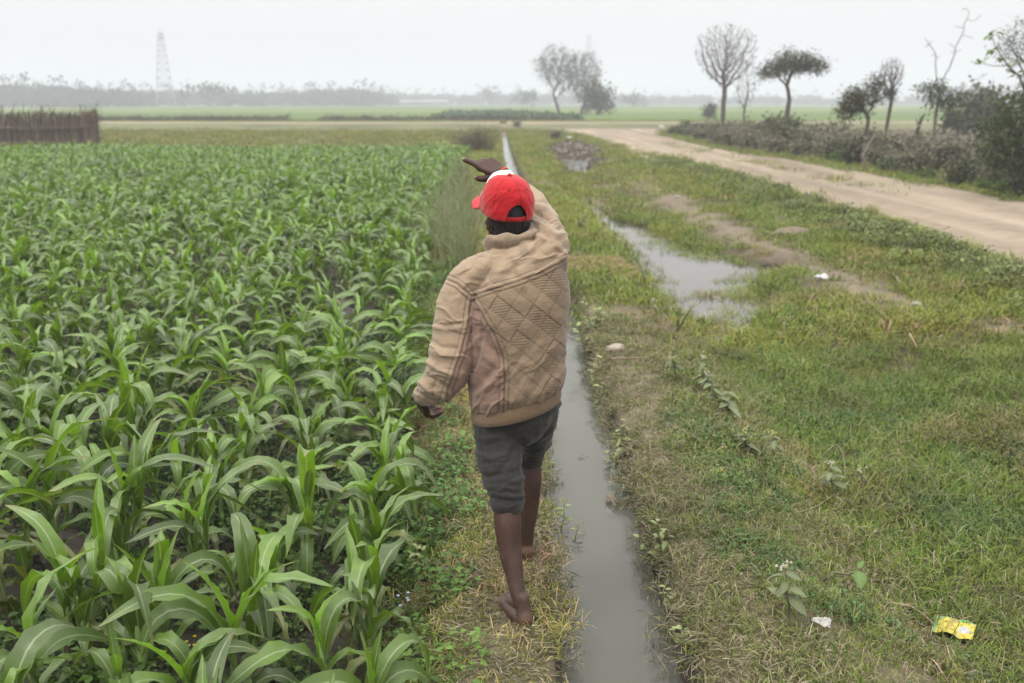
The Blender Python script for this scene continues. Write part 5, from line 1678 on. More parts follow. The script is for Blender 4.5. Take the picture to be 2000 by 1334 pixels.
PT = {"fingers": ((-3, 10, 8), (26, 104, 62), (36, 104, 60), (46, 98, 55)), "thumb": ((.018, .022, -.010), (.046, .044, -.022), (.070, .053, -.030), (.090, .055, -.038))}
PR, tipsR = hand(body, WRR, Vector((-.78, .50, .40)), Vector((.02, -.78, .62)), 1, PT)
PL_ = {"fingers": ((22, 26, 16), (26, 30, 18), (30, 32, 20), (34, 34, 22)), "thumb": ((.018, .022, -.010), (.045, .042, -.022), (.072, .047, -.034), (.096, .044, -.046))}
PLf, tipsL = hand(body, WRL, Vector((.06, .72, -.69)), Vector((-.76, -.62, -.12)), -1, PL_)

def foot(mb, heel, F, med, lift=0.0, FS=1.0):
    """bare foot from the heel; med = side of the big toe (+1: right of the walking direction)"""
    F = Vector(F).normalized(); S = Vector((F.y, -F.x, 0)) * med; U = Vector((0, 0, 1))
    P = lambda a, b, c: Vector((heel[0], heel[1], 0)) + F * a * FS + S * b + U * (c + lift * max(0, 1 - a / .17))
    limb(mb, [P(.028, 0, .027), P(.034, 0, .034)], [(.030, .028), (.029, .027)], 14)
    limb(mb, [P(.05, 0, .10), P(.042, 0, .06), P(.03, 0, .035)], [.027, .0275, .027], 12)
    limb(mb, [P(.055, .004, .075), P(.11, .010, .052), P(.165, .012, .028)], [(.030, .026), (.034, .022), (.04, .016)], 14, S)
    limb(mb, [P(.03, -.008, .021), P(.10, -.022, .019), P(.165, -.026, .018)], [.022, .02, .0185], 12)
    limb(mb, [P(.03, .008, .022), P(.10, .022, .030), P(.175, .024, .020)], [.022, .018, .02], 12)
    for b0, a0, a1, r in ((.030, .182, .236, .0135), (.012, .186, .236, .0098), (-.004, .182, .228, .0092), (-.019, .175, .217, .0088), (-.033, .165, .203, .0085)):
        limb(mb, [P(a0 - .02, b0 * .9, .018), P((a0 + a1) / 2, b0 * 1.08, .0185), P(a1, b0 * 1.12, .012)], [r * 1.05, r * .95, r], 10)
    return P
FL = foot(body, (.060, 3.312), (-.37, .93, 0), 1, FS=1.12)
FR = foot(body, (.064, 3.862), (-.02, 1, 0), -1, lift=.012)

v, f, n = remeshed(body, .0042, 3)
dark, pale = np.array([.048, .0225, .0155]), np.array([.21, .088, .050])
w = np.zeros(len(v))
w = np.maximum(w, sstep(.022, .004, v[:, 2]) * .9)                                   # soles and heel rims
hl = np.minimum(np.linalg.norm((v - np.array(FL(0, 0, .02))) * [1, 1, .8], axis=1), np.linalg.norm((v - np.array(FR(0, 0, .02))) * [1, 1, .8], axis=1))
w = np.maximum(w, sstep(.050, .022, hl) * .34)
for wr, N in ((WRR, Vector((.02, -.78, .62))), (WRL, Vector((-.76, -.62, -.12)))):
    near = sstep(.24, .2, np.linalg.norm(v - np.array(wr), axis=1)) * sstep(.015, .04, np.linalg.norm(v - np.array(wr), axis=1))
    w = np.maximum(w, near * sstep(.25, .8, -(n @ np.array(N.normalized()))) * .75)
for t in tipsR + tipsL:
    w = np.maximum(w, sstep(.014, .007, np.linalg.norm(v - np.array(t), axis=1)) * .8)
blot = fbm(v[:, 0] * 26 + v[:, 1] * 9, v[:, 2] * 26, 301, 4)[:, None]
col = (dark * (1 - w[:, None]) + pale * w[:, None]) * (.72 + .55 * blot)
dust = (fbm(v[:, 0] * 60, v[:, 2] * 40, 303, 3) * sstep(.5, .05, v[:, 2]))[:, None]
col = col * (1 - .22 * dust) + np.array([.22, .18, .145]) * .22 * dust
# tendon hollows beside the heel cord, shin and calf relief
v = v + n * ((fbm(v[:, 0] * 30, v[:, 2] * 22, 305, 3) - .5) * .003)[:, None]
def skin_mat():
    m, nt, bs, out = new_mat("skin")
    c = attr(nt, "Col").outputs["Color"]
    c = mixc(nt, c, maprange(nt, noise(nt, 60, 5, .7), .3, .7, .82, 1.18), 1.0, 'MULTIPLY')
    nt.links.new(c, bs.inputs["Base Color"])
    bs.inputs["Roughness"].default_value = .52
    bs.inputs["Specular IOR Level"].default_value = .3
    bs.inputs["Subsurface Weight"].default_value = .06
    bs.inputs["Subsurface Radius"].default_value = (.01, .004, .002)
    bump(nt, bs, noise(nt, 220, 4, .6), .25, .0015)
    return m
M_SKIN = skin_mat()
finish("body", v, f, col, M_SKIN, man)
M_EYE = mat_col("eye_white", .2, 10, .98, 1.02, None, .5)
for sx in (-1, 1):
    e = MB(); ellipsoid(e, HEAD + HM @ Vector((sx * .030, .070, -.002)), (.0105, .0105, .0105), HM, 16, 10)
    ev = np.vstack(e.v); loc = (ev - np.array(HEAD + HM @ Vector((sx * .030, .070, -.002)))) @ np.array(HM)
    finish("eye", ev, e.f, np.where((np.hypot(loc[:, 0], loc[:, 2]) < .0065)[:, None], [[.02, .012, .01]], [[.6, .58, .55]]), M_EYE, man)

# --- nails
for t in (tipsR[0], tipsR[4]):
    nm = MB(); ellipsoid(nm, t + Vector((-.002, -.007, .005)), (.006, .004, .004), None, 10, 6)
    finish("nail", np.vstack(nm.v), nm.f, np.tile([[.42, .28, .22]], (len(np.vstack(nm.v)), 1)), M_SKIN, man)
bt = MB()
Fh = Vector((-.78, .50, .40)).normalized()
a_, b_ = Fh.orthogonal().normalized(), Fh.cross(Fh.orthogonal().normalized())
for k, off in enumerate((-.006, -.010, -.013)):
    pts = [WRR + Fh * off + (a_ * math.cos(q) * .0285 + b_ * math.sin(q) * .0285) for q in np.linspace(0, 2 * math.pi, 29)]
    bt.tube(pts, [.0016] * 29, 6, ((.55, .05, .015), (.6, .16, .02), (.5, .04, .02))[k], cap=False)
finish("wrist_thread", np.vstack(bt.v), bt.f, np.vstack(bt.c), mat_col("red_thread", .8, 80), man)

# ---------------------------------------------------------------- trousers, rolled up below the knee
tr = MB()
limb(tr, [(.012, 3.62, .84), (.012, 3.62, .76), (.018, 3.63, .725)], [(.150, .118), (.158, .125), (.142, .118)], 20, (1, 0, 0))
LEGL = [(-.048, 3.615, .74), (-.052, 3.585, .63), (-.034, 3.545, .53), (-.020, 3.520, .465), (-.019, 3.505, .415)]
LEGR = [(.092, 3.66, .76), (.094, 3.77, .62), (.084, 3.86, .53), (.078, 3.895, .485), (.075, 3.90, .45)]
limb(tr, LEGL, [.094, .088, .078, .067, .056], 18)
limb(tr, LEGR, [.088, .073, .059, .051, .046], 18)
v, f, n = remeshed(tr, .0042, 5)
u_, v_ = UV(v[:, 0], v[:, 1], v[:, 2])
left = (seg_dist(v, LEGL) < seg_dist(v, LEGR))
zc = np.where(left, v[:, 2] - .40, v[:, 2] - .43)
ang = np.arctan2(v[:, 1] - np.where(left, 3.52, 3.88), v[:, 0] - np.where(left, -.02, .09))
fold = np.sin(zc * 190 + 2.2 * np.sin(ang * 1.5 + 1) + 7 * fbm(ang * 1.1, zc * 9, 311, 3)) * (.002 + .009 * fbm(ang * 1.7 + 4, zc * 14, 312, 2)) * sstep(.15, .02, zc)
diag = (1 - np.abs(2 * fbm((v[:, 0] + v[:, 1] * .5) * 7 + v[:, 2] * 5, v[:, 2] * 15 - v[:, 0] * 6, 313, 3) - 1) * 2.4).clip(0, 1) * .011
big = (fbm(v[:, 0] * 9 + v[:, 1] * 6, v[:, 2] * 9, 315, 3) - .5) * .016
crease = np.exp(-(seg_dist(np.stack([u_, v_], 1), [(1018, 862), (1021, 900), (1022, 930)]) / 5) ** 2) * -.008
v = v + n * (fold + (diag + big) * sstep(.02, .1, zc) + crease)[:, None]
g = fbm(v[:, 0] * 60, v[:, 2] * 60, 317, 3)[:, None]
col = np.array([.026, .0245, .0225]) * (.72 + .55 * g) * (1 + .5 * fbm(v[:, 0] * 8, v[:, 2] * 8, 319, 3)[:, None])
def cloth_mat(name, rough, weave, wscale, wst, stretch=(1, 1, 1), sheen=.3, lo=.9, hi=1.1, wr=(0, 0, 0)):
    m, nt, bs, out = new_mat(name)
    c = attr(nt, "Col").outputs["Color"]
    nz = noise(nt, weave, 4, .7, stretch=stretch)
    c = mixc(nt, c, maprange(nt, nz, .3, .7, lo, hi), 1.0, 'MULTIPLY')
    nt.links.new(c, bs.inputs["Base Color"])
    bs.inputs["Roughness"].default_value = rough
    bs.inputs["Specular IOR Level"].default_value = .2
    bs.inputs["Sheen Weight"].default_value = sheen
    bs.inputs["Sheen Roughness"].default_value = .5
    b1 = bump(nt, bs, nz, wst, .002)
    nz2 = noise(nt, wscale, 4, .55, stretch=(1, 1, 2.2))
    b2 = nt.nodes.new("ShaderNodeBump"); b2.inputs["Strength"].default_value = .5; b2.inputs["Distance"].default_value = .010
    nt.links.new(nz2, b2.inputs["Height"]); nt.links.new(b2.outputs[0], b1.inputs["Normal"])
    return m
M_TROUSER = cloth_mat("trouser_cloth", .85, 300, 13, .3, (1, 1, .35), .12, .8, 1.25)
trousers = finish("trousers", v, f, col, M_TROUSER, man)
for c, tilt, r in ((Vector((-.019, 3.503, .420)), 0, .0565), (Vector((.074, 3.90, .450)), 0, .048)):
    cu = MB()
    nth, nph = 64, 22
    V, F = [], []
    for i in range(nth):
        th = 2 * math.pi * i / nth
        for j in range(nph):
            ph = 2 * math.pi * j / nph
            wob = .0025 * math.sin(2 * th + 1) + .0015 * math.sin(5 * th)
            rr = r + .0075 * math.cos(ph) + wob
            zz = (.024 + .003 * math.sin(2 * th)) * math.sin(ph) + .004 * math.sin(th * 2 + .5) + .0015 * math.sin(5 * th)
            rr += .0018 * math.sin(ph * 3 + math.sin(th * 2) * 2)
            V.append((c.x + rr * math.cos(th), c.y + rr * math.sin(th), c.z + zz))
    for i in range(nth):
        for j in range(nph):
            F.append((i * nph + j, ((i + 1) % nth) * nph + j, ((i + 1) % nth) * nph + (j + 1) % nph, i * nph + (j + 1) % nph))
    V = np.array(V)
    fc = np.tile([[.026, .0245, .0225]], (len(V), 1)) * (.8 + .4 * fbm(V[:, 0] * 60, V[:, 2] * 60, 321, 3)[:, None])
    o = finish("rolled_cuff", V, F, fc, M_TROUSER, trousers)

# ---------------------------------------------------------------- jacket
jk = MB()
def ring_loft(mb, rings, seg=48):
    """rings: centre, half width, half depth, roll"""
    V, F = [], []
    for c, a, b, roll in rings:
        for k in range(seg):
            th = 2 * math.pi * k / seg
            ct, st = math.cos(th), math.sin(th)
            ex = .86
            px = a * math.copysign(abs(ct) ** ex, ct); py = b * math.copysign(abs(st) ** ex, st)
            V.append((c[0] + px * math.cos(roll), c[1] + py, c[2] + px * math.sin(roll)))
    n = len(rings)
    for i in range(n - 1):
        for k in range(seg):
            k2 = (k + 1) % seg
            F.append((i * seg + k, i * seg + k2, (i + 1) * seg + k2, (i + 1) * seg + k))
    F.append(tuple(range(seg - 1, -1, -1))); F.append(tuple((n - 1) * seg + k for k in range(seg)))
    mb.add(V, F)
ROLL = R(15)
ring_loft(jk, [((.015, 3.61, .787), .152, .122, ROLL), ((.016, 3.612, .806), .176, .142, ROLL), ((.017, 3.615, .838), .187, .153, ROLL * .9), ((.018, 3.625, .90), .187, .155, R(9)),
               ((.020, 3.64, 1.0), .189, .154, R(7)), ((.023, 3.655, 1.1), .193, .153, R(9)), ((.024, 3.668, 1.19), .197, .147, R(12)), ((.020, 3.682, 1.275), .180, .130, R(17)),
               ((.004, 3.70, 1.345), .125, .102, R(18)), ((-.002, 3.715, 1.39), .078, .076, R(12))])
limb(jk, [(.11, 3.68, 1.22), (.130, 3.68, 1.31)], [.085, .082], 18)
SLV_L = [(-.085, 3.675, 1.275), (-.172, 3.668, 1.212), (-.206, 3.645, 1.10), (-.216, 3.61, .99), (-.238, 3.595, .915), (-.294, 3.615, .838), (-.328, 3.64, .806)]
SLV_R = [(.05, 3.69, 1.29), (.132, 3.69, 1.34), (.118, 3.82, 1.415), (.085, 3.965, 1.488), (.035, 4.04, 1.53), (.000, 4.095, 1.562)]
limb(jk, SLV_L, [.080, .080, .085, .087, .083, .062, .043], 22)
limb(jk, SLV_R, [.085, .080, .071, .060, .055, .043], 22)
v, f, n = remeshed(jk, .0027, 8)
u_, v_ = UV(v[:, 0], v[:, 1], v[:, 2])
uv2 = np.stack([u_, v_], 1)
view = v - np.array([0, 0, CAM_H]); view /= np.linalg.norm(view, axis=1)[:, None]
facing = sstep(.0, .25, -(n * view).sum(1))
S1 = [(921, 588), (913, 640), (901, 690), (882, 745), (862, 800)]
INN = [(921, 588), (938, 622), (944, 645), (936, 700), (914, 760), (900, 830)]
Y1 = [(921, 584), (960, 571), (1010, 556), (1060, 536), (1090, 521), (1116, 506)]
Q1 = [(924, 590), (945, 625), (968, 665), (983, 705), (986, 745), (983, 815)]
S0 = [(874, 552), (893, 560), (908, 573), (921, 586)]
def xat(poly, vv):
    p = np.array(poly, float); o_ = np.argsort(p[:, 1]); return np.interp(vv, p[o_, 1], p[o_, 0])
def yat(poly, uu):
    p = np.array(poly, float); o_ = np.argsort(p[:, 0]); return np.interp(uu, p[o_, 0], p[o_, 1])
dL = seg_dist(v, SLV_L) ; dR = seg_dist(v, SLV_R)
ctr = np.stack([np.interp(v[:, 2], [.76, 1.1, 1.37], [.014, .017, 0]), np.interp(v[:, 2], [.76, 1.1, 1.37], [3.61, 3.655, 3.715])], 1)
dT = np.linalg.norm((v[:, :2] - ctr) / [1.2, 1], axis=1)
armR = (v[:, 1] > 3.80) | ((dR < .086) & (v[:, 1] > 3.74) & (v[:, 2] > 1.3))
armL = ((u_ < xat(INN, v_)) & (v_ > yat(S0, u_)) & (v_ > 545)) | ((dL < .089) & (v[:, 0] < -.15) & (v[:, 2] < 1.19))
torso = ~(armR | armL)
below = v_ > yat(Y1, u_)
back = facing > .05
quilt = torso & below & (u_ > xat(Q1, v_)) & back & (v_ > 505)
cord_body = torso & below & ~quilt & (v[:, 2] < 1.21)
cord_slv = armL & (u_ > xat(S1, v_)) & (v_ > 588)
right_cord = torso & below & (u_ > np.interp(v_, [640, 700, 760], [1130, 1101, 1093]))
cord_body |= right_cord
quilt &= ~right_cord
disp = np.zeros(len(v))
line = lambda poly, wd: np.exp(-(seg_dist(uv2, poly) / wd) ** 2) * facing
# quilting: diamonds with stitched grooves, some filled with parallel rows of stitching
qx = (u_ - 1010) ; qy = (v_ - 650)
sag = 6 * np.sin(qy / 60)
a = (qx * .64 + (qy + sag) * -.77) / 31.0
b = (qx * .86 + (qy + sag) * .51) / 35.0
fa, fb = a - np.floor(a), b - np.floor(b)
ga, gb = np.minimum(fa, 1 - fa), np.minimum(fb, 1 - fb)
puff = (np.clip(ga * gb * 4, 0, 1)) ** .3
stitch = np.maximum(np.exp(-(ga * 31 / 1.15) ** 2), np.exp(-(gb * 35 / 1.15) ** 2))
cell = (hash2(np.floor(a), np.floor(b), 5) > .64)
rows = np.where(cell, .5 + .5 * np.cos(2 * np.pi * (v_ + .10 * u_ + 3 * vnoise(u_ / 20, v_ / 20, 7)) / 5.2), 0)
disp += np.where(quilt, .0036 * puff - .0018 + np.where(cell, -.0022 + .0016 * (rows - .5), 0), 0)
dark_line = np.where(quilt, .38 * stitch + np.where(cell, .20 * (1 - rows), 0), 0)
# seams
for poly, dep in ((Y1, 1), (Q1, 1), (S1, 1), (S0, 1)):
    P_ = np.array(poly, float)
    d = seg_dist(uv2, P_)
    okk = facing > 0
    if poly is S1: okk = okk & armL
    if poly is Q1 or poly is Y1: okk = okk & torso
    disp += np.where(okk, -.0036 * np.exp(-(d / 1.5) ** 2) + .0016 * np.exp(-((d - 5) / 3) ** 2) - .0022 * np.exp(-((d - 9) / 1.2) ** 2), 0)
    dark_line = np.maximum(dark_line, np.where(okk, .62 * np.exp(-(d / 1.2) ** 2) + .42 * np.exp(-((d - 9.0) / 1.0) ** 2), 0))
inn = seg_dist(uv2, INN)
disp += np.where(facing > 0, -.006 * np.exp(-(inn / 4) ** 2), 0) * (v_ > 610)
# folds: (polyline, width px, height m)
FOLDS = [([(1075, 455), (1040, 490), (1000, 510)], 8, .006), ([(1090, 470), (1060, 505), (1015, 535)], 9, .006), ([(1100, 490), (1080, 515), (1050, 530)], 6, -.006),
         ([(960, 505), (930, 540), (905, 560)], 9, .005), ([(985, 500), (960, 540), (940, 565)], 8, -.005), ([(1060, 470), (1030, 480), (990, 490)], 5, -.006),
         ([(850, 637), (870, 641), (898, 638)], 4, -.006), ([(848, 645), (872, 650), (896, 647)], 5, .005), ([(842, 690), (860, 700), (880, 700)], 7, .005), ([(838, 712), (858, 728), (880, 735)], 5, .009),
         ([(830, 735), (850, 750), (872, 762)], 5, -.009), ([(824, 752), (842, 768), (866, 776)], 5, .010), ([(818, 770), (838, 786), (858, 790)], 4, -.008), ([(836, 722), (850, 745), (848, 775)], 4, -.006), ([(845, 672), (862, 684), (890, 686)], 5, -.005),
         ([(902, 735), (895, 760), (870, 785)], 6, .006), ([(936, 690), (925, 720), (905, 745)], 6, -.005), ([(940, 660), (925, 680), (905, 690)], 5, .004),
         ([(985, 700), (960, 735), (925, 765)], 9, -.008), ([(985, 725), (962, 755), (935, 775)], 7, .008), ([(940, 640), (952, 680), (975, 700)], 7, -.007), ([(930, 660), (945, 700), (970, 720)], 8, .007),
         ([(1085, 680), (1050, 720), (1005, 790)], 9, .009), ([(1095, 700), (1060, 745), (1020, 800)], 6, -.008), ([(1100, 725), (1075, 760), (1045, 795)], 7, .007), ([(1070, 640), (1035, 690), (1000, 720)], 6, -.005),
         ([(1045, 420), (1070, 432), (1092, 452)], 5, -.010), ([(1045, 405), (1068, 412), (1086, 428)], 6, .007), ([(1043, 438), (1065, 450), (1085, 470)], 5, .008), ([(1040, 452), (1062, 464), (1078, 482)], 5, -.008), ([(1044, 398), (1062, 398), (1078, 408)], 4, -.006),
         ([(1050, 470), (1075, 478), (1100, 500)], 5, .006)]
for poly, wd, am in FOLDS:
    P_ = np.array(poly, float)
    am2 = am * np.where(quilt, .55, 1)
    endfade = 1
    disp += facing * am2 * np.exp(-(seg_dist(uv2, P_) / wd) ** 2)
wr = (1 - np.abs(2 * fbm(u_ / 70 + v_ / 160, v_ / 55 - u_ / 190 + v[:, 1] * 3, 331, 4) - 1) * 2.2).clip(0, 1)
disp += (wr - .35) * np.where(quilt, .002, .0035)
def creases(ang_deg, lng, acr, seed):
    ca, sa = math.cos(R(ang_deg)), math.sin(R(ang_deg))
    al, ac = u_ * ca + v_ * sa, -u_ * sa + v_ * ca
    q = fbm(al / lng + 3, ac / acr + .4 * fbm(al / 40, ac / 40, seed + 3, 2) * 3, seed, 3)
    return (1 - np.abs(2 * q - 1) * 3.2).clip(0, 1) ** 1.4
yoke = torso & ~below
disp += facing * np.where(yoke, .0075 * creases(-27, 110, 30, 351), 0)
disp += facing * np.where(armL, .0065 * creases(18, 70, 26, 353), 0)
disp += facing * np.where(armR, .0085 * creases(35, 60, 20, 355), 0)
disp += facing * np.where(cord_body, .0075 * creases(-42, 80, 24, 357), 0)
disp += facing * np.where(quilt, .0042 * creases(-48, 110, 34, 359) * sstep(600, 720, v_), 0)
disp += (fbm(v[:, 0] * 10 + v[:, 1] * 5, v[:, 2] * 9, 333, 3) - .5) * .016
# gathers above the ribbed hem and before the cuff
ath = np.arctan2(v[:, 1] - 3.61, v[:, 0] - .014)
lowz = v[:, 2] - (.787 + (v[:, 0] - .014) * math.sin(ROLL))
disp += np.where(torso, .0028 * np.sin(ath * 26 + 3 * fbm(ath * 3, v[:, 2] * 4, 335, 2)) * sstep(.10, .015, lowz), 0)
v2 = v + n * disp[:, None]
tan = np.array([.285, .212, .142]); tanq = np.array([.198, .143, .092]); pink = np.array([.215, .138, .102])
col = np.tile(tan, (len(v), 1))
col[quilt] = tanq
# a soft change of cloth across the seams would look painted: keep it sharp, worn edges lighter
cdm = cord_body | cord_slv
col[cdm] = pink
cordrib = .5 + .5 * np.cos((u_ * .92 + v_ * .35) * 2 * np.pi / 3.3)
col = np.where(cdm[:, None], col * (.90 + .14 * cordrib[:, None]), col)
fade = fbm(v[:, 0] * 9, v[:, 2] * 9 + v[:, 1] * 4, 337, 4)[:, None]
col = col * (.80 + .36 * fade)
gr = fbm(v[:, 0] * 22, v[:, 2] * 22, 339, 4)[:, None]
col = col * (1 - .25 * sstep(.58, .75, gr))
col = col * (1 - dark_line[:, None] * .8)
M_JACKET = cloth_mat("jacket_cloth", .8, 420, 16, .25, (1, 1, 1), .25, .9, 1.1)
jacket = finish("jacket", v2, f, col, M_JACKET, man)

# ribbed hem, cuffs and stand-up collar
def rib_band(name, rows, nrib, amp, colr, parent, seg_per=6):
    """rows: (centre, a, b, roll, extra axis) rings of a closed band; ribs run across them"""
    V, F, C = [], [], []
    seg = nrib * seg_per
    for (c, ax, ay) in rows:
        for k in range(seg):
            th = 2 * math.pi * k / seg
            q = 1 + amp * math.cos(nrib * th)
            p = Vector(c) + Vector(ax) * (math.cos(th) * q) + Vector(ay) * (math.sin(th) * q)
            V.append(tuple(p))
            C.append(np.array(colr) * (.80 + .22 * (math.cos(nrib * th) * .5 + .5)) * (.9 + .2 * random.random()))
    nr_ = len(rows)
    for i in range(nr_ - 1):
        for k in range(seg):
            k2 = (k + 1) % seg
            F.append((i * seg + k, i * seg + k2, (i + 1) * seg + k2, (i + 1) * seg + k))
    return finish(name, np.array(V), F, np.array(C), M_JACKET, parent)
rows = []
ax0 = Vector((math.cos(ROLL), 0, math.sin(ROLL)))
for t, k in ((-.1, .90), (0, .985), (.06, 1.0), (.3, 1.03), (.7, 1.035), (.95, 1.01), (1.0, .99), (1.0, .93), (.7, .90)):
    c = Vector((.0135, 3.612, .810 - .060 * t))
    rows.append((c + Vector((.002, 0, 0)), ax0 * (.171 * k), Vector((0, .137 * k, .006))))
rib_band("waistband", rows, 130, .006, (.180, .124, .073), jacket, 4)
for (pA, pB, r) in ((Vector((-.326, 3.636, .812)), Vector((-.346, 3.657, .786)), .038), (Vector((-.005, 4.10, 1.566)), Vector((-.022, 4.125, 1.583)), .035)):
    d = (pB - pA).normalized(); a1 = d.orthogonal().normalized(); b1 = d.cross(a1)
    rows = [(pA.lerp(pB, t), a1 * r * k, b1 * r * k) for t, k in ((-.1, 1.0), (.3, 1.02), (.7, .98), (1, .93), (1.05, .86), (.8, .8))]
    rib_band("cuff", rows, 36, .02, (.20, .14, .085), jacket, 5)
# collar: a band standing round the neck, folded and crumpled, its edge frayed
V, F, C = [], [], []
seg, prof = 96, [(0, 1.12, 0), (.0, 1.08, .010), (.006, 1.07, .022), (.012, 1.075, .036), (.012, 1.08, .050), (.004, 1.05, .060), (-.008, .99, .062), (-.014, .95, .050), (-.016, .93, .025), (-.016, .92, 0)]
cx, cy, cz = -.004, 3.722, 1.356
for j, (off, kk, hh) in enumerate(prof):
    for i in range(seg):
        th = 2 * math.pi * i / seg
        x = math.cos(th); y = math.sin(th)
        lumps = .003 * math.sin(4 * th + 2 * j * .4) + .0015 * math.sin(9 * th + 1) + .002 * math.sin(3 * th + j * .7)
        a_r, b_r = .088, .082
        zz = cz + hh * (1 + .18 * math.sin(2 * th)) + x * .022 + .004 * math.sin(6 * th + j) * (hh / .06)
        px = cx + x * (a_r * kk + off + lumps); py = cy + y * (b_r * kk + off + lumps)
        V.append((px, py, zz))
        sh = .9 if 1 < j < 5 else 1.0
        C.append(np.array([.235, .173, .113]) * sh * (.85 + .3 * random.random()))
for j in range(len(prof) - 1):
    for i in range(seg):
        i2 = (i + 1) % seg
        F.append((j * seg + i, j * seg + i2, (j + 1) * seg + i2, (j + 1) * seg + i))
finish("collar", np.array(V), F, np.array(C), M_JACKET, jacket)

# ---------------------------------------------------------------- hair and cap
hr = MB()
HC = HEAD + HM @ Vector((0, -.008, .022))
V, F = [], []
nu, nv = 70, 26
for i in range(nv + 1):
    ph = R(-62) + R(112) * i / nv
    for j in range(nu + 1):
        th = R(-90 - 118) + R(236) * j / nu
        edge_f = 1 - .10 * (abs(j / nu - .5) * 2) ** 6 - .10 * sstep(.2, 0, i / nv)
        rr = (1.075 + .02 * random.random()) * edge_f
        q = HC + HM @ Vector((.073 * rr * math.cos(ph) * math.cos(th), .092 * rr * math.cos(ph) * math.sin(th), .098 * rr * math.sin(ph)))
        V.append(tuple(q))
for i in range(nv):
    for j in range(nu):
        F.append((i * (nu + 1) + j, i * (nu + 1) + j + 1, (i + 1) * (nu + 1) + j + 1, (i + 1) * (nu + 1) + j))
hr.add(V, F, (.010, .009, .009))
for k in range(2600):
    ph = R(random.uniform(-60, 42)); th = R(-90 + random.uniform(-112, 112))
    d = HM @ Vector((.073 * math.cos(ph) * math.cos(th), .092 * math.cos(ph) * math.sin(th), .098 * math.sin(ph)))
    p = HC + d * 1.05
    nrm = d.normalized(); dn = (HM @ Vector((random.gauss(0, .35), -.1, -1)) + nrm * .55).normalized()
    s = nrm.cross(dn).normalized() * .0011
    L = random.uniform(.010, .020)
    hr.add([p - s, p + s, p + dn * L], [(0, 1, 2)], np.array([.011, .010, .010]) * random.uniform(.6, 1.7))
M_HAIR = mat_col("black_hair", .5, 60, .7, 1.3, None, .4)
finish("hair", np.vstack(hr.v), hr.f, np.vstack(hr.c), M_HAIR, man)

CM = Matrix.Rotation(YAW, 3, 'Z') @ Matrix.Rotation(R(15), 3, 'X') @ Matrix.Rotation(R(-2), 3, 'Y')
CC = Vector((-.021, 3.765, 1.486))
ra, rb, hc = .0985, .113, .142
TH0 = R(-90) - R(27) + R(9)                # middle of the adjuster opening, seen in the cap's own frame
RED, WHITE = (.40, .008, .012), (.85, .85, .84)
nt_, ns_ = 216, 48
V, F, C = [], [], []
for i in range(nt_):
    th = 2 * math.pi * i / nt_
    dth = (th - (R(-90)) + math.pi) % (2 * math.pi) - math.pi + R(7)
    z0 = .066 * math.sqrt(max(0, 1 - (dth / .43) ** 2)) if abs(dth) < .43 else 0.0
    ph0 = math.asin(min(1, (z0 / hc)) ** (1 / .9)) if z0 > 0 else 0
    front = abs((th - R(90) + math.pi) % (2 * math.pi) - math.pi)
    for j in range(ns_ + 1):
        ph = ph0 + (R(90) - ph0) * j / ns_
        cr = math.cos(ph) ** .74 if j < ns_ else 0
        z = hc * math.sin(ph) ** .9
        bul = 1 + .05 * math.sin(ph * 1.2)
        if front < R(52):
            z += .012 * math.sin(ph) * sstep(R(52), R(30), front) ; bul += .03 * math.cos(ph * .8) * sstep(R(52), R(40), front)
        # soft dents and seams of the panels
        dent = .0045 * (float(fbm(np.array([math.cos(th) * 3 + 5]), np.array([math.sin(th) * 3 + ph * 3]), 341, 3)[0]) - .5) * 4.2
        low = sstep(.42, .1, z / hc) * (-.005 * math.sin(th * 8 + 2 + 2 * math.sin(th * 3)) * (1 if abs(dth) > .3 else 1.4))
        seam = 0
        for k in range(6):
            ds = abs((th - R(90 + 60 * k) + math.pi) % (2 * math.pi) - math.pi) * cr
            seam = max(seam, math.exp(-(ds / .045) ** 2))
        rr = bul * cr + (dent + low) * 7 * cr - .012 * seam
        V.append(tuple(CC + CM @ Vector((ra * rr * math.cos(th), rb * rr * math.sin(th), z))))
        c = np.array(WHITE if front < R(50) else RED)
        if .55 < seam and front >= R(50): c = c * .80
        if front >= R(50) and any(abs((th - R(120 + 60 * k) + math.pi) % (2 * math.pi) - math.pi) < .045 and abs(z / hc - .80) < .028 for k in range(6)): c = c * .25
        if j < 2 and front >= R(50): c = c * .9
        C.append(c)
for i in range(nt_):
    for j in range(ns_):
        i2 = (i + 1) % nt_
        F.append((i * (ns_ + 1) + j, i2 * (ns_ + 1) + j, i2 * (ns_ + 1) + j + 1, i * (ns_ + 1) + j + 1))
M_CAP = cloth_mat("cap_cloth", .75, 380, 20, .3, (1, 1, 1), .2, .93, 1.07)
cap = finish("cap", np.array(V), F, np.array(C), M_CAP, man)
so = cap.modifiers.new("cloth", 'SOLIDIFY'); so.thickness = .0025; so.offset = -1
V, F, C = [], [], []
nb, nc_ = 48, 12
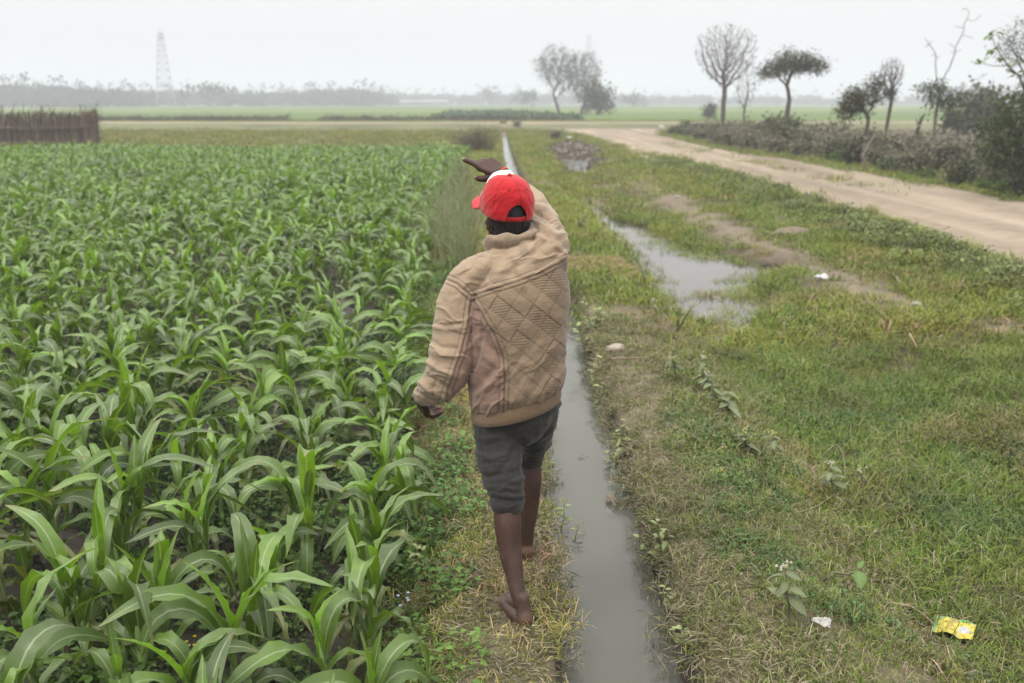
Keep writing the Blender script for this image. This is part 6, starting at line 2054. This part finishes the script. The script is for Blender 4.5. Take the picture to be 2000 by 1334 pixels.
for i in range(nb + 1):
    th = R(90) + R(64) * (2 * i / nb - 1)
    for j in range(nc_ + 1):
        t = j / nc_
        base = Vector((ra * 1.03 * math.cos(th), rb * 1.03 * math.sin(th), .004))
        ext = .072 * (math.cos((th - R(90)) * 1.25)) ** .55 if abs(th - R(90)) < R(71) else 0
        p = base + Vector((math.cos(th) * .25 * ext * t, ext * t, 0))
        p.z += -.006 * t - 1.0 * p.x ** 2 * (.4 + .6 * t)
        V.append(tuple(CC + CM @ p)); C.append(np.array(RED))
for i in range(nb):
    for j in range(nc_):
        F.append((i * (nc_ + 1) + j, (i + 1) * (nc_ + 1) + j, (i + 1) * (nc_ + 1) + j + 1, i * (nc_ + 1) + j + 1))
br = finish("brim", np.array(V), F, np.array(C), M_CAP, cap)
so = br.modifiers.new("card", 'SOLIDIFY'); so.thickness = .004
bb = MB(); ellipsoid(bb, CC + CM @ Vector((0, 0, hc + .003)), (.009, .009, .005), CM, 14, 8)
finish("button", np.vstack(bb.v), bb.f, np.tile(RED, (len(np.vstack(bb.v)), 1)), M_CAP, cap)
V, F = [], []
for i in range(25):
    dth = -.46 + .92 * i / 24
    th = R(-90) + dth - R(7)
    for (zz, k) in ((.002, .985), (.019, .97)):
        V.append(tuple(CC + CM @ Vector((ra * k * math.cos(th), rb * k * math.sin(th), zz))))
for i in range(24):
    F.append((2 * i, 2 * i + 2, 2 * i + 3, 2 * i + 1))
st = finish("strap", np.array(V), F, np.tile(RED, (len(V), 1)) * .9, M_CAP, cap)
so = st.modifiers.new("cloth", 'SOLIDIFY'); so.thickness = .002
# ------------------------------------------------------------------ haze
hz, nt, bs, out = new_mat("haze_air")
nt.nodes.remove(bs)
pv = nt.nodes.new("ShaderNodeVolumePrincipled")
pv.inputs["Color"].default_value = (0.785, 0.81, 0.91, 1)
pv.inputs["Density"].default_value = 0.00155
nt.links.new(pv.outputs[0], out.inputs["Volume"])
x0, x1, y0, y1, z0, z1 = -2600, 2600, -300, 2500, -2, 54
v = [(x, y, z) for z in (z0, z1) for y in (y0, y1) for x in (x0, x1)]
f = [(0, 2, 3, 1), (4, 5, 7, 6), (0, 1, 5, 4), (2, 6, 7, 3), (0, 4, 6, 2), (1, 3, 7, 5)]
tag(obj("haze", mesh_np("haze", v, f, False, [hz])), kind="stuff")
